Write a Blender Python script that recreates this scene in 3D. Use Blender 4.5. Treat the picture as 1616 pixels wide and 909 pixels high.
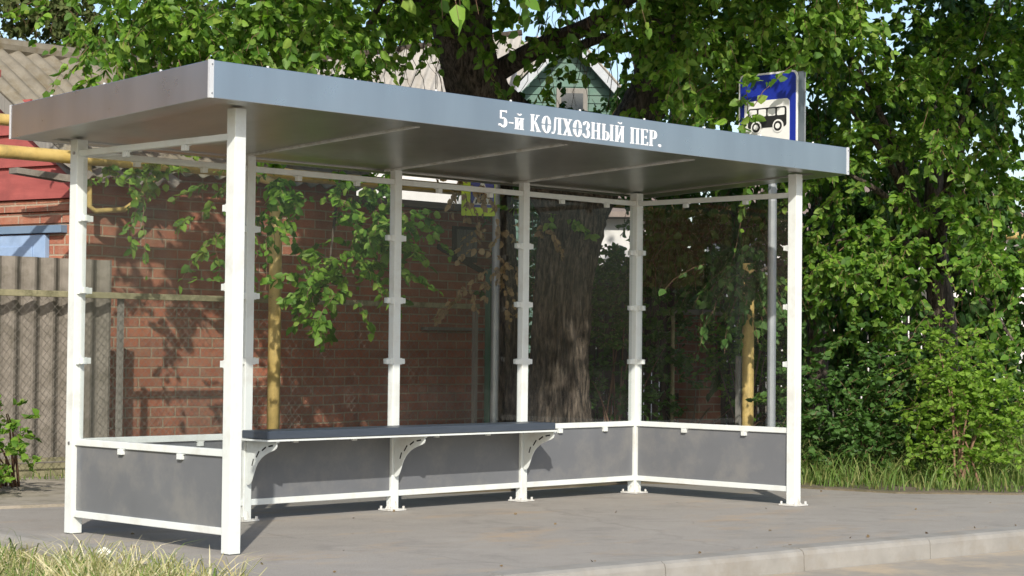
import bpy, bmesh, math, random
import numpy as np
from mathutils import Vector, Matrix
R = math.radians
rnd = random.Random(7)
rng = np.random.default_rng(11)
scene = bpy.context.scene
col = scene.collection
for o in list(bpy.data.objects):
    bpy.data.objects.remove(o)

# ------------------------------------------------------------------ camera
F = 3081.37; CAM = np.array([-5.8397, -7.5948, 1.0323])
yaw, pitch, roll = R(45.6894), R(1.6783), R(0.5892)
FW = np.array([math.sin(yaw)*math.cos(pitch), math.cos(yaw)*math.cos(pitch), math.sin(pitch)])
r0 = np.array([math.cos(yaw), -math.sin(yaw), 0.0]); u0 = np.cross(r0, FW)
RT = r0*math.cos(roll)+u0*math.sin(roll); UP = -r0*math.sin(roll)+u0*math.cos(roll)
cd = bpy.data.cameras.new('camera'); cam = bpy.data.objects.new('camera', cd); col.objects.link(cam)
cd.sensor_width = 36.0; cd.lens = F/1616*36; cd.clip_start = 0.1; cd.clip_end = 2000
M = Matrix(((RT[0], UP[0], -FW[0], CAM[0]), (RT[1], UP[1], -FW[1], CAM[1]), (RT[2], UP[2], -FW[2], CAM[2]), (0, 0, 0, 1)))
cam.matrix_world = M
scene.camera = cam

# ------------------------------------------------------------------ light
SUN_EL = 31.0; SAZ = (-0.690, -0.724)          # where the sun stands, seen from the shelter
world = bpy.data.worlds.new('World'); scene.world = world; world.use_nodes = True
nt = world.node_tree; nt.nodes.clear()
sky = nt.nodes.new('ShaderNodeTexSky'); sky.sky_type = 'NISHITA'; sky.sun_disc = False
sky.sun_elevation = R(SUN_EL); sky.sun_rotation = math.atan2(SAZ[0], SAZ[1])
sky.air_density = 1.0; sky.dust_density = 1.5; sky.ozone_density = 1.0
bg = nt.nodes.new('ShaderNodeBackground'); bg.inputs[1].default_value = 0.15
wo = nt.nodes.new('ShaderNodeOutputWorld')
nt.links.new(sky.outputs[0], bg.inputs[0]); nt.links.new(bg.outputs[0], wo.inputs[0])
sl = bpy.data.lights.new('sun', 'SUN'); sl.energy = 4.0; sl.angle = R(0.6); sl.color = (1.0, 0.94, 0.84)
so = bpy.data.objects.new('sun', sl); col.objects.link(so); so.location = (-10, -10, 12)
ce = math.cos(R(SUN_EL))
so.rotation_euler = Vector((-SAZ[0]*ce, -SAZ[1]*ce, -math.sin(R(SUN_EL)))).to_track_quat('-Z', 'Y').to_euler()
scene.view_settings.view_transform = 'Standard'; scene.view_settings.look = 'None'
scene.view_settings.exposure = 0.28; scene.view_settings.gamma = 1.0
scene.view_settings.use_curve_mapping = False
scene.render.engine = 'CYCLES'
scene.cycles.transparent_max_bounces = 24
scene.cycles.max_bounces = 10

def at(px, py, d):
    "the world point that lies d metres ahead of the tripod at a place measured on the photograph"
    return CAM + d*(FW + RT*(px-808)/F - UP*(py-454.5)/F)
def at_y(px, py, Y):
    v = FW + RT*(px-808)/F - UP*(py-454.5)/F
    return CAM + v*(Y-CAM[1])/v[1]
def at_z(px, py, Z=0.0):
    v = FW + RT*(px-808)/F - UP*(py-454.5)/F
    return CAM + v*(Z-CAM[2])/v[2]

# ------------------------------------------------------------------ materials
def base_mat(name):
    m = bpy.data.materials.new(name); m.use_nodes = True
    return m, m.node_tree, m.node_tree.nodes['Principled BSDF']
def N(nt, t, **k):
    n = nt.nodes.new(t)
    for a, b in k.items():
        if isinstance(a, str) and a.startswith('i_'): n.inputs[a[2:].replace('_', ' ')].default_value = b
        else: setattr(n, a, b)
    return n
def c4(c): return (c[0], c[1], c[2], 1.0)
def ramp(nt, fac, stops):
    r = nt.nodes.new('ShaderNodeValToRGB'); e = r.color_ramp.elements
    while len(e) < len(stops): e.new(0.5)
    for q, (p, c) in zip(e, stops): q.position = p; q.color = c4(c)
    nt.links.new(fac, r.inputs[0]); return r.outputs[0]
def mixc(nt, fac, a, b, mode='MIX'):
    m = nt.nodes.new('ShaderNodeMix'); m.data_type = 'RGBA'; m.blend_type = mode
    for s, v in ((0, fac), (6, a), (7, b)):
        if hasattr(v, 'links'): nt.links.new(v, m.inputs[s])
        elif isinstance(v, (int, float)): m.inputs[s].default_value = v
        else: m.inputs[s].default_value = c4(v)
    return m.outputs[2]
def noise(nt, scale, detail=6, rough=0.6, vec=None, dist=0.0):
    n = nt.nodes.new('ShaderNodeTexNoise'); n.inputs['Scale'].default_value = scale
    n.inputs['Detail'].default_value = detail; n.inputs['Roughness'].default_value = rough; n.inputs['Distortion'].default_value = dist
    if vec is None:
        tc = nt.nodes.new('ShaderNodeTexCoord'); vec = tc.outputs['Object']
    nt.links.new(vec, n.inputs['Vector']); return n.outputs['Fac']
def stretch(nt, s):
    tc = nt.nodes.new('ShaderNodeTexCoord'); mp = nt.nodes.new('ShaderNodeMapping'); mp.inputs['Scale'].default_value = s
    nt.links.new(tc.outputs['Object'], mp.inputs['Vector']); return mp.outputs[0]
def bump(nt, b, h, strength=0.3, dist=0.01):
    n = nt.nodes.new('ShaderNodeBump'); n.inputs['Strength'].default_value = strength; n.inputs['Distance'].default_value = dist
    nt.links.new(h, n.inputs['Height']); nt.links.new(n.outputs[0], b.inputs['Normal'])
def nmat(name, c1, c2, scale=8, rough=0.7, metal=0.0, bs=0.2, bd=0.005, s2=None, spec=None, stretchv=None, dirt=None, dscale=1.5, damt=0.5):
    m, nt, b = base_mat(name)
    v = stretch(nt, stretchv) if stretchv else None
    f = noise(nt, scale, 8, 0.65, v)
    c = ramp(nt, f, [(0.3, c1), (0.7, c2)])
    if dirt:
        f2 = noise(nt, dscale, 8, 0.7)
        g = ramp(nt, f2, [(0.48, (0, 0, 0)), (0.66, (damt,)*3)])
        c = mixc(nt, g, c, dirt)
    nt.links.new(c, b.inputs['Base Color'])
    b.inputs['Roughness'].default_value = rough; b.inputs['Metallic'].default_value = metal
    if spec is not None: b.inputs['Specular IOR Level'].default_value = spec
    if bs: bump(nt, b, noise(nt, s2 or scale*4, 8, 0.7, v), bs, bd)
    return m

MT = {}
MT['white'] = nmat('white_powder_coat', (0.62, 0.66, 0.65), (0.71, 0.74, 0.725), 3, 0.42, bs=0.05, bd=0.001, dirt=(0.40, 0.37, 0.31), dscale=6, damt=0.35)
MT['plate'] = nmat('dusty_base_plate', (0.5, 0.5, 0.48), (0.62, 0.62, 0.6), 12, 0.6, dirt=(0.3, 0.26, 0.2), dscale=14, damt=0.7)
MT['panel'] = nmat('grey_composite_panel', (0.125, 0.132, 0.145), (0.15, 0.157, 0.17), 2.5, 0.30, bs=0.02, bd=0.001, dirt=(0.25, 0.24, 0.22), dscale=3.5, damt=0.4)
MT['seat'] = nmat('dark_blue_grey_plank', (0.040, 0.052, 0.072), (0.055, 0.068, 0.09), 6, 0.42, bs=0.05, bd=0.001, stretchv=(1, 12, 12))
MT['dark'] = nmat('dark_slot', (0.01, 0.01, 0.01), (0.015, 0.015, 0.015), 4, 0.8)
MT['bolt'] = nmat('zinc_bolt', (0.35, 0.35, 0.36), (0.45, 0.45, 0.46), 30, 0.4, 0.8)
def metal_mat(name, c1, c2, rough):
    m, nt, b = base_mat(name)
    v = stretch(nt, (2.2, 2.2, 0.3))
    f = noise(nt, 1.6, 4, 0.5, v)
    nt.links.new(ramp(nt, f, [(0.3, c1), (0.7, c2)]), b.inputs['Base Color'])
    b.inputs['Metallic'].default_value = 1.0
    rr = nt.nodes.new('ShaderNodeMapRange'); rr.inputs[3].default_value = rough-0.05; rr.inputs[4].default_value = rough+0.08
    nt.links.new(noise(nt, 9, 6, 0.6), rr.inputs[0]); nt.links.new(rr.outputs[0], b.inputs['Roughness'])
    bump(nt, b, noise(nt, 1.1, 1, 0.3), 0.10, 0.02)
    return m
MT['metal'] = metal_mat('brushed_galvanised_sheet', (0.54, 0.565, 0.61), (0.64, 0.665, 0.71), 0.28)
MT['soffit'] = metal_mat('galvanised_soffit', (0.47, 0.465, 0.45), (0.54, 0.535, 0.52), 0.30)
MT['trim'] = nmat('bright_corner_trim', (0.62, 0.63, 0.65), (0.7, 0.71, 0.72), 9, 0.35, 0.3)
MT['letters'] = nmat('white_lettering', (0.86, 0.87, 0.88), (0.9, 0.9, 0.9), 6, 0.5, bs=0)
# glass: clear thin sheet, a little grey, faint dust
def glass_mat():
    m, nt, b = base_mat('clear_glass'); nt.nodes.remove(b)
    out = nt.nodes['Material Output']
    tr = nt.nodes.new('ShaderNodeBsdfTransparent'); tr.inputs[0].default_value = (0.925, 0.935, 0.93, 1)
    gl = nt.nodes.new('ShaderNodeBsdfGlossy'); gl.inputs['Roughness'].default_value = 0.0
    df = nt.nodes.new('ShaderNodeBsdfDiffuse'); df.inputs[0].default_value = (0.6, 0.6, 0.58, 1)
    fr = nt.nodes.new('ShaderNodeFresnel'); fr.inputs[0].default_value = 1.45
    mp = nt.nodes.new('ShaderNodeMath'); mp.operation = 'MULTIPLY'; mp.inputs[1].default_value = 0.8
    ge = nt.nodes.new('ShaderNodeNewGeometry'); iv = nt.nodes.new('ShaderNodeMath'); iv.operation = 'SUBTRACT'; iv.inputs[0].default_value = 1.0
    nt.links.new(ge.outputs['Backfacing'], iv.inputs[1])          # the far side of the sheet adds no second mirror image
    nt.links.new(fr.outputs[0], mp.inputs[0]); m0 = nt.nodes.new('ShaderNodeMath'); m0.operation = 'MULTIPLY'
    nt.links.new(mp.outputs[0], m0.inputs[0]); nt.links.new(iv.outputs[0], m0.inputs[1])
    m1 = nt.nodes.new('ShaderNodeMixShader'); nt.links.new(m0.outputs[0], m1.inputs[0])
    nt.links.new(tr.outputs[0], m1.inputs[1]); nt.links.new(gl.outputs[0], m1.inputs[2])
    d = ramp(nt, noise(nt, 2.0, 8, 0.7, stretch(nt, (2, 2, 0.5))), [(0.45, (0.002,)*3), (0.8, (0.016,)*3)])
    m2 = nt.nodes.new('ShaderNodeMixShader'); nt.links.new(d, m2.inputs[0])
    nt.links.new(m1.outputs[0], m2.inputs[1]); nt.links.new(df.outputs[0], m2.inputs[2])
    nt.links.new(m2.outputs[0], out.inputs[0]); return m
MT['glass'] = glass_mat()
def paving_mat():
    m, nt, b = base_mat('dusty_asphalt')
    f = noise(nt, 1.1, 10, 0.65)
    c = ramp(nt, f, [(0.3, (0.27, 0.252, 0.23)), (0.55, (0.34, 0.315, 0.285)), (0.75, (0.41, 0.38, 0.34))])
    g = noise(nt, 170, 3, 0.7)
    c = mixc(nt, 0.8, c, ramp(nt, noise(nt, 38, 6, 0.75), [(0.32, (0.72, 0.72, 0.72)), (0.68, (1.0, 1.0, 1.0))]), 'MULTIPLY')
    c = mixc(nt, 0.8, c, ramp(nt, noise(nt, 5, 6, 0.7), [(0.35, (0.80, 0.79, 0.78)), (0.65, (1.0, 1.0, 1.0))]), 'MULTIPLY')
    c = mixc(nt, 0.5, c, ramp(nt, g, [(0.3, (0.11, 0.10, 0.09)), (0.7, (0.58, 0.54, 0.48))]))
    sd = ramp(nt, noise(nt, 0.8, 9, 0.75, stretch(nt, (1, 2.2, 1))), [(0.53, (0, 0, 0)), (0.68, (0.75,)*3)])
    c = mixc(nt, sd, c, (0.40, 0.30, 0.20))
    st = ramp(nt, noise(nt, 2.6, 7, 0.7, None, 0.8), [(0.52, (0, 0, 0)), (0.66, (0.28,)*3)])
    c = mixc(nt, st, c, (0.13, 0.12, 0.11))
    vo = nt.nodes.new('ShaderNodeTexVoronoi'); vo.feature = 'DISTANCE_TO_EDGE'; vo.inputs['Scale'].default_value = 0.24
    tcv = nt.nodes.new('ShaderNodeTexCoord'); ns = nt.nodes.new('ShaderNodeTexNoise'); ns.inputs['Scale'].default_value = 3.0; ns.inputs['Detail'].default_value = 8
    nt.links.new(tcv.outputs['Object'], ns.inputs['Vector']); va = nt.nodes.new('ShaderNodeMixRGB'); va.blend_type = 'ADD'; va.inputs[0].default_value = 0.25
    nt.links.new(tcv.outputs['Object'], va.inputs[1]); nt.links.new(ns.outputs['Color'], va.inputs[2]); nt.links.new(va.outputs[0], vo.inputs['Vector'])
    ck = ramp(nt, vo.outputs['Distance'], [(0.0, (0.18,)*3), (0.003, (0, 0, 0))])
    c = mixc(nt, ck, c, (0.07, 0.06, 0.05))
    pt = ramp(nt, noise(nt, 14, 2, 0.5), [(0.74, (0, 0, 0)), (0.79, (1,)*3)])
    c = mixc(nt, pt, c, (0.05, 0.04, 0.03))
    nt.links.new(c, b.inputs['Base Color']); b.inputs['Roughness'].default_value = 0.9
    bump(nt, b, g, 0.5, 0.004); return m
MT['paving'] = paving_mat()
MT['road'] = nmat('sandy_road', (0.26, 0.235, 0.20), (0.35, 0.315, 0.265), 2.5, 0.95, bs=0.5, bd=0.004, s2=90, dirt=(0.48, 0.38, 0.26), dscale=2.0, damt=0.8)
MT['kerb'] = nmat('weathered_concrete_kerb', (0.235, 0.225, 0.205), (0.31, 0.297, 0.272), 5, 0.9, bs=0.4, bd=0.004, s2=60, dirt=(0.22, 0.19, 0.15), dscale=3.0, damt=0.6)
MT['soil'] = nmat('dry_soil', (0.11, 0.085, 0.055), (0.20, 0.165, 0.115), 5, 0.95, bs=0.8, bd=0.02, s2=25, dirt=(0.07, 0.08, 0.03), dscale=2, damt=0.6)
MT['dust'] = nmat('trodden_dusty_concrete', (0.27, 0.24, 0.195), (0.36, 0.32, 0.26), 3, 0.95, bs=0.5, bd=0.008, s2=40, dirt=(0.11, 0.10, 0.06), dscale=3.5, damt=0.7)
def bark_mat():
    m, nt, b = base_mat('furrowed_bark')
    v = stretch(nt, (1, 1, 0.20)); f = noise(nt, 30, 7, 0.7, v, 0.25)
    c = ramp(nt, f, [(0.40, (0.022, 0.017, 0.013)), (0.50, (0.095, 0.073, 0.056)), (0.62, (0.20, 0.16, 0.125))])
    c = mixc(nt, ramp(nt, noise(nt, 2.2, 5, 0.6), [(0.45, (0, 0, 0)), (0.7, (0.5,)*3)]), c, (0.05, 0.05, 0.03))
    nt.links.new(c, b.inputs['Base Color']); b.inputs['Roughness'].default_value = 0.95
    bump(nt, b, f, 1.0, 0.05); return m
MT['bark'] = bark_mat()
MT['twig'] = nmat('reddish_twig', (0.14, 0.075, 0.045), (0.22, 0.13, 0.08), 20, 0.8)
MT['asb'] = nmat('old_corrugated_asbestos', (0.145, 0.128, 0.107), (0.235, 0.21, 0.18), 6, 0.95, bs=0.5, bd=0.004, s2=50, dirt=(0.09, 0.08, 0.06), dscale=5, damt=0.75)
MT['asbroof'] = nmat('lichened_corrugated_roof', (0.155, 0.138, 0.108), (0.235, 0.212, 0.17), 7, 0.95, bs=0.5, bd=0.006, s2=40, dirt=(0.13, 0.10, 0.05), dscale=6, damt=0.7)
MT['paleroof'] = nmat('pale_corrugated_roof', (0.36, 0.33, 0.29), (0.46, 0.43, 0.38), 4, 0.95, bs=0.4, bd=0.01, s2=20, dirt=(0.22, 0.19, 0.15), dscale=2, damt=0.6)
MT['lath'] = nmat('mossy_old_rail', (0.19, 0.175, 0.10), (0.30, 0.275, 0.17), 14, 0.95, dirt=(0.07, 0.07, 0.035), dscale=9, damt=0.8)
MT['wire'] = nmat('rusty_grey_wire', (0.16, 0.14, 0.12), (0.26, 0.24, 0.21), 12, 0.7, 0.3)
MT['yellow'] = nmat('yellow_gas_pipe_paint', (0.47, 0.33, 0.10), (0.60, 0.44, 0.17), 5, 0.55, dirt=(0.20, 0.16, 0.07), dscale=6, damt=0.6)
MT['red'] = nmat('faded_red_board_paint', (0.27, 0.062, 0.055), (0.36, 0.09, 0.078), 5, 0.75, dirt=(0.17, 0.045, 0.04), dscale=3, damt=0.5, stretchv=(0.4, 0.4, 3))
MT['blue'] = nmat('pale_blue_shutter_paint', (0.25, 0.36, 0.55), (0.31, 0.42, 0.60), 5, 0.7, dirt=(0.16, 0.22, 0.32), dscale=4, damt=0.4)
MT['bluedark'] = nmat('slate_blue_lintel_paint', (0.13, 0.20, 0.29), (0.18, 0.25, 0.35), 5, 0.7)
MT['greywood'] = nmat('weathered_grey_wood', (0.15, 0.14, 0.125), (0.26, 0.245, 0.22), 6, 0.9, stretchv=(6, 6, 0.6))
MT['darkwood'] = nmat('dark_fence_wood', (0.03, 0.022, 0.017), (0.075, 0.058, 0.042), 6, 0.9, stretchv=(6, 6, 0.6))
MT['green'] = nmat('sea_green_boards', (0.085, 0.165, 0.13), (0.125, 0.21, 0.17), 4, 0.8, dirt=(0.14, 0.17, 0.15), dscale=3, damt=0.4)
MT['greenpost'] = nmat('dull_green_post_paint', (0.03, 0.09, 0.06), (0.045, 0.12, 0.08), 6, 0.7)
MT['greypole'] = nmat('galvanised_pole', (0.26, 0.28, 0.30), (0.34, 0.36, 0.38), 7, 0.5, 0.4)
MT['signblue'] = nmat('sign_blue', (0.010, 0.022, 0.24), (0.013, 0.03, 0.30), 3, 0.35, bs=0)
MT['signwhite'] = nmat('sign_white', (0.66, 0.66, 0.64), (0.74, 0.74, 0.72), 4, 0.4, bs=0)
MT['signblack'] = nmat('sign_black', (0.012, 0.012, 0.012), (0.018, 0.018, 0.018), 4, 0.5, bs=0)
MT['signlime'] = nmat('fluorescent_lime_sheet', (0.50, 0.68, 0.02), (0.60, 0.78, 0.03), 5, 0.5, bs=0)
MT['signback'] = nmat('dull_sign_back', (0.10, 0.12, 0.13), (0.19, 0.21, 0.22), 5, 0.45, 0.5)
MT['pale'] = nmat('pale_plaster', (0.62, 0.60, 0.58), (0.72, 0.70, 0.68), 2, 0.9)
MT['roofred'] = nmat('brown_tin_roof', (0.20, 0.15, 0.125), (0.27, 0.21, 0.18), 3, 0.6)
MT['window'] = nmat('dark_window_glass', (0.02, 0.025, 0.035), (0.04, 0.05, 0.06), 2, 0.08, bs=0, spec=0.8)
MT['litter'] = nmat('crumpled_paper', (0.72, 0.7, 0.66), (0.8, 0.79, 0.76), 30, 0.8)
def brick_mat(name, c1, c2, mortar, bw=0.25, rh=0.083):
    m, nt, b = base_mat(name)
    tc = nt.nodes.new('ShaderNodeTexCoord'); sp = nt.nodes.new('ShaderNodeSeparateXYZ'); cb = nt.nodes.new('ShaderNodeCombineXYZ')
    nt.links.new(tc.outputs['Object'], sp.inputs[0])
    # wobble so the courses are not ruler-straight
    nz = noise(nt, 1.3, 2, 0.5); w = nt.nodes.new('ShaderNodeMath'); w.operation = 'MULTIPLY_ADD'; w.inputs[1].default_value = 0.03
    nt.links.new(nz, w.inputs[0]); nt.links.new(sp.outputs['Z'], w.inputs[2])
    ad = nt.nodes.new('ShaderNodeMath'); ad.operation = 'ADD'; nt.links.new(sp.outputs['X'], ad.inputs[0]); nt.links.new(sp.outputs['Y'], ad.inputs[1])
    nt.links.new(ad.outputs[0], cb.inputs[0]); nt.links.new(w.outputs[0], cb.inputs[1])
    br = nt.nodes.new('ShaderNodeTexBrick'); nt.links.new(cb.outputs[0], br.inputs['Vector'])
    br.inputs['Scale'].default_value = 1.0; br.inputs['Brick Width'].default_value = bw; br.inputs['Row Height'].default_value = rh
    br.inputs['Mortar Size'].default_value = 0.008; br.inputs['Mortar Smooth'].default_value = 0.3; br.inputs['Bias'].default_value = -0.1
    br.inputs['Color1'].default_value = c4(c1); br.inputs['Color2'].default_value = c4(c2); br.inputs['Mortar'].default_value = c4(mortar)
    c = mixc(nt, ramp(nt, noise(nt, 9, 8, 0.7), [(0.45, (0, 0, 0)), (0.75, (0.55,)*3)]), br.outputs[0], mortar)
    c = mixc(nt, ramp(nt, noise(nt, 1.4, 6, 0.7), [(0.45, (0, 0, 0)), (0.7, (0.5,)*3)]), c, (0.12, 0.075, 0.05))
    nt.links.new(c, b.inputs['Base Color']); b.inputs['Roughness'].default_value = 0.92
    inv = nt.nodes.new('ShaderNodeMath'); inv.operation = 'MULTIPLY_ADD'; inv.inputs[1].default_value = -1.0
    nt.links.new(br.outputs['Fac'], inv.inputs[0]); nt.links.new(noise(nt, 45, 6, 0.7), inv.inputs[2])
    bump(nt, b, inv.outputs[0], 0.7, 0.012); return m
MT['brick'] = brick_mat('old_red_brick', (0.40, 0.135, 0.075), (0.27, 0.095, 0.058), (0.36, 0.285, 0.20))
MT['brickor'] = brick_mat('orange_brick', (0.42, 0.15, 0.085), (0.34, 0.11, 0.07), (0.42, 0.33, 0.24))
def leaf_mat(name, cols, trans=0.40, rough=0.55):
    m, nt, b = base_mat(name); out = nt.nodes['Material Output']
    g = nt.nodes.new('ShaderNodeNewGeometry')
    n = len(cols); c = ramp(nt, g.outputs['Random Per Island'], [(i/(n-1), cc) for i, cc in enumerate(cols)])
    nt.links.new(c, b.inputs['Base Color']); b.inputs['Roughness'].default_value = rough; b.inputs['Specular IOR Level'].default_value = 0.32
    t = nt.nodes.new('ShaderNodeBsdfTranslucent')
    nt.links.new(mixc(nt, 1.0, c, (1.5, 1.7, 0.6), 'MULTIPLY'), t.inputs[0])
    mx = nt.nodes.new('ShaderNodeMixShader'); mx.inputs[0].default_value = trans
    nt.links.new(b.outputs[0], mx.inputs[1]); nt.links.new(t.outputs[0], mx.inputs[2]); nt.links.new(mx.outputs[0], out.inputs[0])
    return m
MT['leaf'] = leaf_mat('mulberry_leaf', [(0.0455, 0.1105, 0.0156), (0.0845, 0.1885, 0.0234), (0.13, 0.26, 0.0286), (0.2145, 0.364, 0.0455), (0.156, 0.273, 0.052), (0.065, 0.156, 0.0234), (0.247, 0.351, 0.065), (0.052, 0.13, 0.0208)])
MT['leafshade'] = leaf_mat('shade_leaf', [(0.0338, 0.081, 0.0162), (0.054, 0.1283, 0.0243), (0.081, 0.1688, 0.0338), (0.0405, 0.0945, 0.027)], 0.25)  # darker leaf greens: shade of the background foliage put into the colour
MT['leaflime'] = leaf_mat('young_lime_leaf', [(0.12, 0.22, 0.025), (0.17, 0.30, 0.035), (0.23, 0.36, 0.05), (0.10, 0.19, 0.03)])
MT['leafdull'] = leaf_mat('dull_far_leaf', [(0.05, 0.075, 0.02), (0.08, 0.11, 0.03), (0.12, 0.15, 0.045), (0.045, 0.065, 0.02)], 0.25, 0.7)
MT['leafdry'] = leaf_mat('withered_leaf', [(0.30, 0.20, 0.11), (0.38, 0.27, 0.16), (0.24, 0.16, 0.09)], 0.25, 0.8)
MT['leafbrown'] = leaf_mat('brown_crumbs', [(0.13, 0.09, 0.05), (0.2, 0.15, 0.09), (0.08, 0.055, 0.035)], 0.1, 0.9)
MT['grass'] = leaf_mat('green_grass', [(0.07, 0.13, 0.025), (0.11, 0.19, 0.035), (0.16, 0.23, 0.06), (0.26, 0.26, 0.10), (0.09, 0.16, 0.03)], 0.3, 0.6)
MT['grassdry'] = leaf_mat('straw_grass', [(0.16, 0.23, 0.06), (0.52, 0.45, 0.26), (0.70, 0.63, 0.44), (0.34, 0.35, 0.14), (0.62, 0.54, 0.34), (0.20, 0.28, 0.07), (0.74, 0.68, 0.50), (0.45, 0.37, 0.20)], 0.3, 0.7)

# ------------------------------------------------------------------ mesh helpers
class MB:
    def __init__(s): s.v = []; s.f = []
    def add(s, vs, fs):
        k = len(s.v); s.v += [tuple(map(float, p)) for p in vs]; s.f += [tuple(i+k for i in f) for f in fs]
    def box(s, a, b, M=None):
        x0, y0, z0 = a; x1, y1, z1 = b
        vs = [(x0, y0, z0), (x1, y0, z0), (x1, y1, z0), (x0, y1, z0), (x0, y0, z1), (x1, y0, z1), (x1, y1, z1), (x0, y1, z1)]
        if M is not None: vs = [M @ Vector(p) for p in vs]
        s.add(vs, [(3, 2, 1, 0), (4, 5, 6, 7), (0, 1, 5, 4), (1, 2, 6, 5), (2, 3, 7, 6), (3, 0, 4, 7)]); return s
    def prism(s, poly, ext, M=None):
        "poly: 3D points in order; ext: extrusion vector"
        n = len(poly); vs = [Vector(p) for p in poly] + [Vector(p)+Vector(ext) for p in poly]
        if M is not None: vs = [M @ p for p in vs]
        s.add(vs, [tuple(range(n))[::-1], tuple(range(n, 2*n))]+[(i, (i+1) % n, n+(i+1) % n, n+i) for i in range(n)]); return s
    def tube(s, pts, rad, n=10, cap=True):
        pts = [Vector(p) for p in pts]; m = len(pts)
        if not hasattr(rad, '__len__'): rad = [rad]*m
        vs = []; up = Vector((0.13, 0.21, 1)).normalized(); prev = None
        for i, p in enumerate(pts):
            t = (pts[min(i+1, m-1)]-pts[max(i-1, 0)]).normalized()
            a = t.cross(up if prev is None else prev)
            if a.length < 1e-4: a = t.cross(Vector((1, 0, 0)))
            a.normalize(); b2 = t.cross(a).normalized(); prev = a.cross(t).normalized()
            for k in range(n):
                th = 2*math.pi*k/n; vs.append(p+(a*math.cos(th)+b2*math.sin(th))*rad[i])
        fs = [(i*n+k, i*n+(k+1) % n, (i+1)*n+(k+1) % n, (i+1)*n+k) for i in range(m-1) for k in range(n)]
        if cap: fs += [tuple(range(n))[::-1], tuple(range((m-1)*n, m*n))]
        s.add(vs, fs); return s
    def build(s, name, mat, parent=None, bevel=0, smooth=False, loc=None):
        me = bpy.data.meshes.new(name); me.from_pydata(s.v, [], s.f); me.materials.append(mat)
        bm = bmesh.new(); bm.from_mesh(me); bmesh.ops.recalc_face_normals(bm, faces=bm.faces); bm.to_mesh(me); bm.free()
        if smooth:
            for p in me.polygons: p.use_smooth = True
        o = bpy.data.objects.new(name, me); col.objects.link(o)
        if parent is not None:
            o.parent = parent; 
        if loc is not None: o.location = loc
        if bevel:
            b = o.modifiers.new('bevel', 'BEVEL'); b.width = bevel; b.segments = 2; b.limit_method = 'ANGLE'; b.angle_limit = R(40)
        return o
def np_mesh(name, V, Fq, mat, parent=None, smooth=False):
    "V (n,3), Fq (m,k) faces of equal size"
    me = bpy.data.meshes.new(name); n, (m, k) = len(V), Fq.shape
    me.vertices.add(n); me.vertices.foreach_set('co', V.astype(np.float32).ravel())
    me.loops.add(m*k); me.loops.foreach_set('vertex_index', Fq.astype(np.int32).ravel())
    me.polygons.add(m); me.polygons.foreach_set('loop_start', np.arange(0, m*k, k, dtype=np.int32))
    if smooth: me.polygons.foreach_set('use_smooth', np.ones(m, dtype=bool))
    me.update(calc_edges=True); me.validate(); me.materials.append(mat)
    o = bpy.data.objects.new(name, me); col.objects.link(o)
    if parent is not None: o.parent = parent
    return o
def tag(o, label=None, cat=None, group=None, kind=None):
    if label: o['label'] = label
    if cat: o['category'] = cat
    if group: o['group'] = group
    if kind: o['kind'] = kind
    return o
def thing(name, label, cat, group=None, loc=(0, 0, 0), rz=0):
    o = bpy.data.objects.new(name, None); col.objects.link(o); o.empty_display_size = 0.2
    o.location = loc; o.rotation_euler = (0, 0, rz)
    return tag(o, label, cat, group)
def structure(o): o['kind'] = 'structure'; return o

# ------------------------------------------------------------------ setting: ground, road, pavement, kerb
S = 600
g = MB(); g.add([(-S, -S, -0.30), (S, -S, -0.30), (S, S, -0.30), (-S, S, -0.30)], [(0, 1, 2, 3)])
structure(g.build('ground', MT['soil']))
def slab(name, poly, z, mat, thick=0.28):
    m = MB(); m.prism([(x, y, z-thick) for x, y in poly], (0, 0, thick)); return structure(m.build(name, mat))
kb = [(-30, 1.8), (-0.52, -1.205), (2.42, -1.50), (4.45, -1.72), (30, -4.4)]          # back edge of the road kerb
kb[0] = (-30, 1.75)
kf = [(x-0.015, y-0.16) for x, y in kb]
slab('road', [(-30, 1.75-.17), (-0.535, -1.37), (2.40, -1.665), (4.43, -1.885), (30, -4.57), (30, -30), (-30, -30)], -0.11, MT['road'], 0.15)
lk = [(-0.14, 3.0), (-0.15, 1.87), (-0.235, 0.58), (-0.36, 0.0), (-0.50, -0.75), (-0.52, -1.2)]   # right edge of the lawn kerb
edge = [(0.25, 3.05), (1.2, 2.85), (2.6, 2.35), (4.0, 2.1), (5.4, 2.0), (5.95, 1.1), (6.1, 0.2), (6.7, -0.42), (9, -0.75), (30, -2.9)]
slab('pavement', lk[::-1] + edge + [(30, -4.395), (4.45, -1.715), (2.42, -1.495)], 0.0, MT['paving'], 0.25)
# verge behind: dusty ground to the left, soil further right
slab('verge', [(30, 40), (30, -2.9), (9, -.75), (6.7, -.42), (6.1, .2), (5.95, 1.1), (5.4, 2.0), (4.0, 2.1), (2.6, 2.35), (2.6, 40)], 0.012, MT['soil'], 0.25)
slab('dusty_path', [(2.596, 40), (2.596, 2.353), (1.2, 2.85), (.25, 3.05), (-.14, 3.0), (-.29, 3.0), (-30, 3.2), (-30, 40)], 0.018, MT['dust'], 0.25)
MT['thatch'] = nmat('matted_dry_thatch', (0.30, 0.25, 0.13), (0.52, 0.44, 0.27), 30, 0.95, bs=1.0, bd=0.02, s2=60, dirt=(0.14, 0.13, 0.05), dscale=5, damt=0.8)
slab('lawn', [(-30, 1.76), (-30, 3.196), (-.29, 2.996), (-.305, 1.87), (-.39, .58), (-.515, 0.0), (-.655, -.76), (-.675, -1.19)], -0.06, MT['thatch'], 0.2)
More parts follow.
